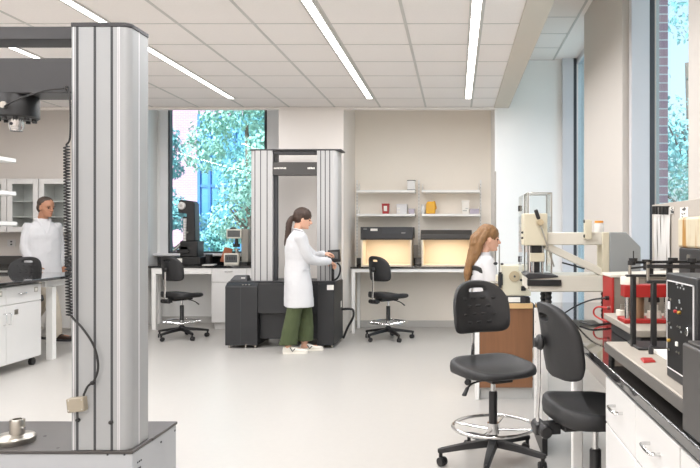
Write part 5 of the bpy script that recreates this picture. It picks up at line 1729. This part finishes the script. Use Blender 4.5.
def hand(mb, wrist, d, back, side, curl=.5, s=1.0):
    """palm, four unequal fingers and a thumb. d: direction wrist->knuckles, back: back-of-hand normal, side: +1 thumb towards d x back"""
    d = Vector(d).normalized(); n = Vector(back); n = (n - d * n.dot(d)).normalized()
    t = d.cross(n) * side
    w = Vector(wrist)
    mb.rings([[w + d * (a * s) + t * (math.cos(2 * PI * k / 14) * wd * s) + n * (math.sin(2 * PI * k / 14) * th * s) for k in range(14)]
              for a, wd, th in ((-.012, .024, .020), (.01, .028, .018), (.05, .039, .016), (.085, .040, .0135), (.096, .037, .011))])
    for i, L in enumerate((.070, .078, .072, .056)):
        off = .029 - .0192 * i
        p = w + d * (.088 * s) + t * (off * s)
        pts = [p - d * .02 * s, p]
        ang = 0
        dd = d
        for f in (.42, .33, .25):
            ang += curl * (1 + .1 * i)
            dd = (d * math.cos(ang) - n * math.sin(ang))
            pts.append(pts[-1] + dd * (L * f * s))
        mb.capsule(pts, [.0092 * s, .0090 * s, .0084 * s, .0078 * s, .0068 * s], 9, 2)
    p = w + d * (.022 * s) + t * (.026 * s)
    td = (d * .62 + t * .70 - n * .25).normalized()
    p1 = p + td * .036 * s
    td2 = (d * .85 + t * .25 - n * (.25 + curl * .5)).normalized()
    mb.capsule([p, p1, p1 + td2 * .030 * s, p1 + td2 * .030 * s + (td2 - n * .2).normalized() * .024 * s], [.0125 * s, .0105 * s, .0092 * s, .0076 * s], 9, 2)

def shoe(parent, heel, yaw, pitch, L, m, sole_m, mark=None):
    """heel = point on the ground under the heel"""
    T = Matrix.Translation(Vector(heel)) @ Matrix.Rotation(yaw, 4, 'Z') @ Matrix.Rotation(pitch, 4, 'Y')
    k = L / .28
    def sec(x, w, zb, zt, n=18):
        out = []
        for i in range(n):
            a = 2 * PI * i / n
            y = w * math.copysign(abs(math.cos(a)) ** .75, math.cos(a)); z = (zb + zt) / 2 + (zt - zb) / 2 * math.copysign(abs(math.sin(a)) ** .75, math.sin(a))
            out.append(T @ Vector((x * k, y * k, z * k)))
        return out
    b = MB()
    b.rings([sec(-.004, .018, .02, .05), sec(.006, .031, .018, .088), (sec(.04, .036, .018, .098)), sec(.085, .038, .018, .098), sec(.12, .041, .018, .084), sec(.165, .046, .018, .066),
             sec(.215, .048, .018, .056), sec(.255, .041, .018, .050), sec(.275, .026, .02, .044), sec(.282, .010, .024, .036)])
    o = b.build('shoe', m, parent, angle=70)
    b = MB()
    b.rings([[T @ Vector((x * k, y * k, z * k)) for x, y in ((-.008, 0), (.0, -.028), (.03, -.037), (.10, -.038), (.18, -.048), (.23, -.049), (.268, -.034), (.288, 0), (.268, .034), (.23, .049), (.18, .048), (.10, .038), (.03, .037), (.0, .028))] for z in (0, .024)])
    b.build('sole', sole_m, o, bevel=.003)
    if mark:
        for s in (-1, 1):
            b = MB()
            y = s * .0425
            b.bar(T @ Vector((.085 * k, (y - s * .001) * k, .078 * k)), T @ Vector((.115 * k, (y + s * .003) * k, .032 * k)), .004, .010, T.to_3x3() @ Vector((1, 0, 0)))
            b.bar(T @ Vector((.115 * k, (y + s * .003) * k, .032 * k)), T @ Vector((.145 * k, (y + s * .002) * k, .066 * k)), .004, .009, T.to_3x3() @ Vector((1, 0, 0)))
            b.build('side_mark', mark, o)
    return o

def torso_body(mb, rings, yaw):
    mb.rings([ell((cx, cy, z), rx, ry, yaw) for (cx, cy, z, rx, ry) in rings])

# ------------------------------------------------------------------ woman at the dark tester
WYd = 8.02
O = Vector((PX(300, WYd), WYd, 0))
t = thing('person', 'woman with a dark ponytail in white lab coat and green trousers working the dark tester', 'person', O)
def w(x, y, z): return O + Vector((x, y, z))
yaw = R(24)
H = Head(w(.008, .01, 1.448), R(14), R(13), 1.0)
b = MB(); H.add(b)
b.tube([w(-.035, .0, 1.36), w(-.030, .003, 1.43), w(-.008, .008, 1.50)], [.056, .048, .050], 14, True, 4)
body_r = [(-.02, 0, .80, .09, .14), (-.02, 0, .92, .10, .155), (-.02, 0, 1.06, .085, .125), (-.025, 0, 1.22, .095, .145), (-.03, 0, 1.33, .085, .150), (-.03, 0, 1.385, .055, .085), (-.03, 0, 1.41, .045, .05)]
b.rings([ell(w(*r[:3]), r[3], r[4], yaw) for r in body_r])
cs, sn = math.cos(yaw), math.sin(yaw)
def tw(x, y, z): return w(x * cs - y * sn, x * sn + y * cs, z)
shR, shL = tw(-.03, -.165, 1.345), tw(-.03, .165, 1.345)
elR, wrR = w(.128, -.085, 1.095), w(.315, .125, 1.052)
elL, wrL = w(.10, .24, 1.12), w(.225, .205, 1.135)
b.capsule([shR, elR, wrR], [.046, .036, .026], 12); b.capsule([shL, elL, wrL], [.046, .036, .026], 12)
hand(b, wrR, Vector((.06, .10, -.045)), Vector((-.1, -.35, .8)), -1, .42)
hand(b, wrL, Vector((.09, .06, .01)), Vector((-.2, -.3, .8)), 1, .45)
hipR, hipL = tw(-.02, -.085, .86), tw(-.02, .085, .86)
anR, anL = w(-.115, -.10, .085), w(.035, .075, .085)
knR, knL = w(-.035, -.105, .48), w(.045, .085, .48)
b.capsule([hipR, knR, anR], [.085, .055, .038], 14); b.capsule([hipL, knL, anL], [.085, .055, .038], 14)
for a, yw in ((anR, R(4)), (anL, R(14))):
    f = Vector((math.cos(yw), math.sin(yw), 0))
    b.capsule([a + Vector((0, 0, -.03)) - f * .02, a + f * .14 + Vector((0, 0, -.045))], [.030, .022], 12)
body = fuse('body', b, M['skin'], t, .0045, 3)
H.face(t, M['hair_brown'])
# hair with ponytail
b = MB()
b.ball(H.p(-.016, 0, .148), (.106, .085, .096), 28, H.r)
b.ball(H.p(-.045, 0, .11), (.068, .080, .075), 24, H.r)
b.ball(H.p(-.095, 0, .115), (.030, .028, .030), 16, H.r)
b.tube([H.p(-.085, 0, .115), H.p(-.125, -.004, .085), H.p(-.142, -.01, .02), H.p(-.128, -.012, -.10), H.p(-.125, -.01, -.19), H.p(-.130, -.008, -.245)], [.022, .032, .036, .034, .026, .010], 14, True, 5)
fuse('hair', b, M['hair_brown'], t, .006, 2, .006, .02)
b = MB(); b.tube([H.p(-.115 + .018 * math.cos(a) * .4, .026 * math.sin(a), .100 + .026 * math.cos(a)) for a in [2 * PI * k / 12 for k in range(12)]], .006, 8, False, 1, closed=True); b.build('hair_tie', M['black'], t)
# coat
b = MB()
coat_r = [(-.012, 0, .535, .165, .218), (-.014, 0, .62, .162, .215), (-.020, 0, .78, .154, .205), (-.030, 0, .93, .148, .195), (-.030, 0, 1.08, .140, .180), (-.034, 0, 1.22, .142, .190), (-.036, 0, 1.315, .125, .192), (-.034, 0, 1.365, .095, .155), (-.030, 0, 1.405, .066, .090), (-.026, .002, 1.432, .057, .060)]
b.rings([ell(w(*r[:3]), r[3], r[4], yaw, p=(.8 if r[2] < .8 else 1.0)) for r in coat_r])
b.capsule([shR + Vector((0, .01, -.008)), elR, wrR + (elR - wrR) * .06], [.072, .062, .046], 16); b.capsule([shL, elL, wrL + (elL - wrL) * .06], [.072, .062, .046], 16)
coat = fuse('lab_coat', b, M['coat'], t, .007, 3, .012, .13)
b = MB()
for s in (-1, 1):
    b.tube([tw(-.085, s * .02, 1.438), tw(-.03, s * .062, 1.428), tw(.030, s * .050, 1.400), tw(.085, s * .02, 1.33)], [.014, .018, .018, .012], 8, True, 4, flat=(1, .45))
b.build('collar', M['coat'], coat)
b = MB()
pk = tw(.06, -.205, .86)
b.tube([tw(-.015, -.196, .97), tw(.095, -.150, .97)], .004, 6); b.build('pocket_edge', M['coat'], coat)
# trousers
b = MB()
b.rings([ell(w(-.02, 0, z), rx, ry, yaw) for z, rx, ry in ((.72, .118, .165), (.86, .118, .168), (.93, .110, .155))])
for hp, kn, an, hem in ((hipR, knR, anR, .105), (hipL, knL, anL, .125)):
    p0 = Vector((hp.x, hp.y, .80)); p2 = Vector((an.x, an.y, hem))
    mid = Vector((kn.x - .01, kn.y, .48))
    pts = catmull([p0, mid, p2], 6)
    n = len(pts)
    b.rings([ell(p, (.082 + .022 * (i / (n - 1)) ** 2), .078 + .008 * (i / (n - 1)), R(10)) for i, p in enumerate(pts)])
fuse('trousers', b, M['green'], t, .007, 3, .016, .09)
shoe(t, anR + Vector((-.055, 0, -.085)), R(3), 0, .275, M['shoe'], M['shoe'], M['slot'])
shoe(t, anL + Vector((-.050, 0, -.085)), R(13), 0, .265, M['shoe'], M['shoe'], M['slot'])

# ------------------------------------------------------------------ blonde woman seated beyond the saw
WY2 = 6.42
O2 = Vector((.272, WY2, 0))
t = thing('person', 'seated woman with long blonde hair in a white lab coat behind the cream disc machine', 'person', (O2.x, O2.y, .602))
OFF[t.name] = Vector((O2.x, O2.y, .602))
def w(x, y, z): return O2 + Vector((x, y, z))
yaw = R(10); cs, sn = math.cos(yaw), math.sin(yaw)
def tw(x, y, z): return w(x * cs - y * sn, x * sn + y * cs, z)
H = Head(w(.025, .01, 1.228), R(6), R(5), 1.02)
b = MB(); H.add(b)
b.tube([w(-.015, 0, 1.14), w(-.008, .0, 1.22), w(.012, .008, 1.29)], [.055, .047, .050], 14, True, 4)
b.rings([ell(tw(*r[:3]), r[3], r[4], yaw) for r in [(-.02, 0, .640, .12, .16), (-.02, 0, .74, .11, .155), (-.015, 0, .86, .085, .125), (-.015, 0, 1.0, .09, .14), (-.015, 0, 1.10, .08, .145), (-.015, 0, 1.16, .05, .085), (-.012, 0, 1.19, .045, .05)]])
shR, shL = tw(-.01, -.16, 1.115), tw(-.01, .16, 1.115)
elR, wrR = tw(.06, -.225, .87), tw(.29, -.11, .815)
elL, wrL = tw(.06, .225, .87), tw(.29, .11, .815)
b.capsule([shR, elR, wrR], [.045, .036, .026], 12); b.capsule([shL, elL, wrL], [.045, .036, .026], 12)
hand(b, wrR, tw(.12, .02, -.05) - w(0, 0, 0), (0, 0, 1), -1, .3); hand(b, wrL, tw(.12, -.02, -.05) - w(0, 0, 0), (0, 0, 1), 1, .3)
kR, kL = tw(.42, -.10, .66), tw(.42, .10, .66)
aR, aL = tw(.38, -.10, .31), tw(.38, .10, .31)
b.capsule([tw(.0, -.09, .695), kR, aR], [.082, .060, .040], 14); b.capsule([tw(.0, .09, .695), kL, aL], [.082, .060, .040], 14)
for a in (aR, aL):
    b.capsule([a + tw(-.03, 0, -.045) - w(0, 0, 0), a + tw(.13, 0, -.055) - w(0, 0, 0)], [.032, .024], 12)
fuse('body', b, M['skin'], t, .0045, 3)
H.face(t, M['hair_blonde'])
b = MB()
b.ball(H.p(-.016, 0, .148), (.108, .087, .098), 28, H.r)
b.tube([H.p(-.07, 0, .17), H.p(-.125, -.005, .10), H.p(-.135, -.01, .0), H.p(-.155, -.012, -.12), H.p(-.170, -.012, -.23), H.p(-.165, -.012, -.31)], [.05, .075, .068, .066, .056, .018], 16, True, 5, flat=(1.15, .62))
b.tube([H.p(-.03, -.066, .17), H.p(-.075, -.072, .08), H.p(-.105, -.066, -.04), H.p(-.125, -.05, -.16)], [.03, .034, .032, .012], 12, True, 5)
b.tube([H.p(-.03, .066, .17), H.p(-.075, .072, .08), H.p(-.105, .066, -.04), H.p(-.125, .05, -.16)], [.03, .034, .032, .012], 12, True, 5)
fuse('hair', b, M['hair_blonde'], t, .006, 2, .014, .035)
b = MB()
b.rings([ell(tw(*r[:3]), r[3], r[4], yaw) for r in [(-.02, 0, .608, .16, .20), (-.02, 0, .68, .165, .205), (-.02, 0, .80, .130, .175), (-.015, 0, .95, .122, .172), (-.012, 0, 1.05, .118, .182), (-.012, 0, 1.11, .105, .178), (-.012, 0, 1.155, .075, .125), (-.008, 0, 1.19, .060, .070), (-.004, 0, 1.215, .056, .058)]])
b.capsule([shR, elR, wrR + (elR - wrR) * .06], [.068, .058, .044], 14); b.capsule([shL, elL, wrL + (elL - wrL) * .06], [.068, .058, .044], 14)
for s in (-1, 1):
    b.capsule([tw(.0, s * .09, .700), tw(.33, s * .10, .672)], [.098, .085], 14)
fuse('lab_coat', b, M['coat'], t, .008, 3, .012, .12)
b = MB()
for k_, a_ in ((kR, aR), (kL, aL)):
    b.capsule([k_ + tw(-.16, 0, .015) - w(0, 0, 0), k_, a_ + Vector((0, 0, .04))], [.080, .070, .060], 14)
fuse('trousers', b, M['machine_dark'], t, .008, 3, .01, .1)
for a in (aR, aL):
    shoe(t, Vector((a.x, a.y, a.z - .085)) + (tw(-.055, 0, 0) - w(0, 0, 0)), yaw, 0, .26, M['shoe'], M['shoe'])

# ------------------------------------------------------------------ walking man behind the island bench
MY = 8.93
O3 = Vector((PX(58, MY), MY, 0))
t = thing('person', 'dark haired man in a white lab coat and beige trousers walking behind the island bench', 'person', O3)
def w(x, y, z): return O3 + Vector((x, y, z))
yaw = R(-40); cs, sn = math.cos(yaw), math.sin(yaw)
C = Vector((-.20, .0, 0))
def tw(x, y, z): return w(C.x + x * cs - y * sn, C.y + x * sn + y * cs, z)
H = Head(w(-.155, -.01, 1.600), R(-22), R(6), 1.10)
b = MB(); H.add(b)
b.tube([tw(-.01, 0, 1.47), tw(.0, 0, 1.56), w(-.165, -.01, 1.66)], [.070, .060, .062], 14, True, 4)
b.rings([ell(tw(*r[:3]), r[3], r[4], yaw) for r in [(0, 0, .88, .10, .155), (0, 0, 1.0, .10, .15), (0, 0, 1.16, .095, .145), (0, 0, 1.32, .11, .175), (0, 0, 1.44, .10, .185), (0, 0, 1.51, .065, .11), (0, 0, 1.54, .055, .06)]])
shR, shL = tw(0, -.175, 1.47), tw(0, .175, 1.47)
elR, wrR = tw(.02, -.215, 1.18), tw(.14, -.15, .955)
elL, wrL = tw(-.10, .25, 1.20), tw(-.05, .24, .95)
b.capsule([shR, elR, wrR], [.052, .041, .030], 12); b.capsule([shL, elL, wrL], [.052, .041, .030], 12)
hand(b, wrR, Vector((.6, -.1, -.7)), Vector((-.4, -.7, .2)), -1, .4, 1.1); hand(b, wrL, Vector((.25, 0, -.9)), Vector((0, 1, 0)), 1, .4, 1.1)
hR, hL = w(-.22, -.085, .92), w(-.20, .085, .92)
kR, aR = w(-.03, -.09, .52), w(.03, -.09, .095)
kL, aL = w(-.24, .09, .50), w(-.50, .09, .15)
b.capsule([hR, kR, aR], [.095, .065, .045], 14); b.capsule([hL, kL, aL], [.095, .065, .045], 14)
b.capsule([aR + Vector((-.02, 0, -.03)), aR + Vector((.15, 0, -.05))], [.034, .025], 12)
b.capsule([aL + Vector((-.01, 0, -.03)), aL + Vector((.14, 0, -.095))], [.034, .025], 12)
fuse('body', b, M['skin_tan'], t, .005, 3)
H.face(t, M['hair_grey'])
b = MB()
b.ball(H.p(-.022, 0, .157), (.108, .088, .089), 28, H.r)
b.ball(H.p(-.046, 0, .105), (.072, .087, .088), 20, H.r)
fuse('hair', b, M['hair_grey'], t, .006, 2, .006, .02)
b = MB()
b.rings([ell(tw(*r[:3]), r[3], r[4], yaw) for r in [(0, 0, .72, .165, .235), (0, 0, .88, .160, .225), (0, 0, 1.05, .150, .210), (0, 0, 1.22, .148, .212), (0, 0, 1.36, .140, .212), (0, 0, 1.45, .115, .205), (0, 0, 1.51, .085, .150), (0, 0, 1.55, .072, .085), (.0, 0, 1.575, .066, .070)]])
b.capsule([shR, elR, wrR + (elR - wrR) * .06], [.060, .053, .044], 14); b.capsule([shL, elL, wrL + (elL - wrL) * .06], [.060, .053, .044], 14)
coat = fuse('lab_coat', b, M['coat'], t, .008, 3, .016, .13)
b = MB()
for s in (-1, 1):
    b.tube([tw(-.07, s * .03, 1.585), tw(.0, s * .078, 1.575), tw(.07, s * .055, 1.52), tw(.135, s * .016, 1.38)], [.015, .022, .024, .012], 8, True, 4, flat=(1, .45))
b.build('collar', M['coat'], coat)
b = MB()
b.rings([ell(w(-.21, 0, z), rx, ry) for z, rx, ry in ((.82, .12, .165), (.92, .122, .17), (1.0, .115, .16))])
b.capsule([hR, kR, aR + Vector((0, 0, .0))], [.108, .085, .072], 16); b.capsule([hL, kL, aL + Vector((0, 0, .0))], [.108, .085, .072], 16)
fuse('trousers', b, M['beige_cloth'], t, .008, 3, .014, .1)
shoe(t, Vector((aR.x - .06, aR.y, 0)), 0, 0, .30, M['hair_brown'], M['slot'])
shoe(t, Vector((aL.x - .075, aL.y, .08)), 0, R(20), .30, M['hair_brown'], M['slot'])
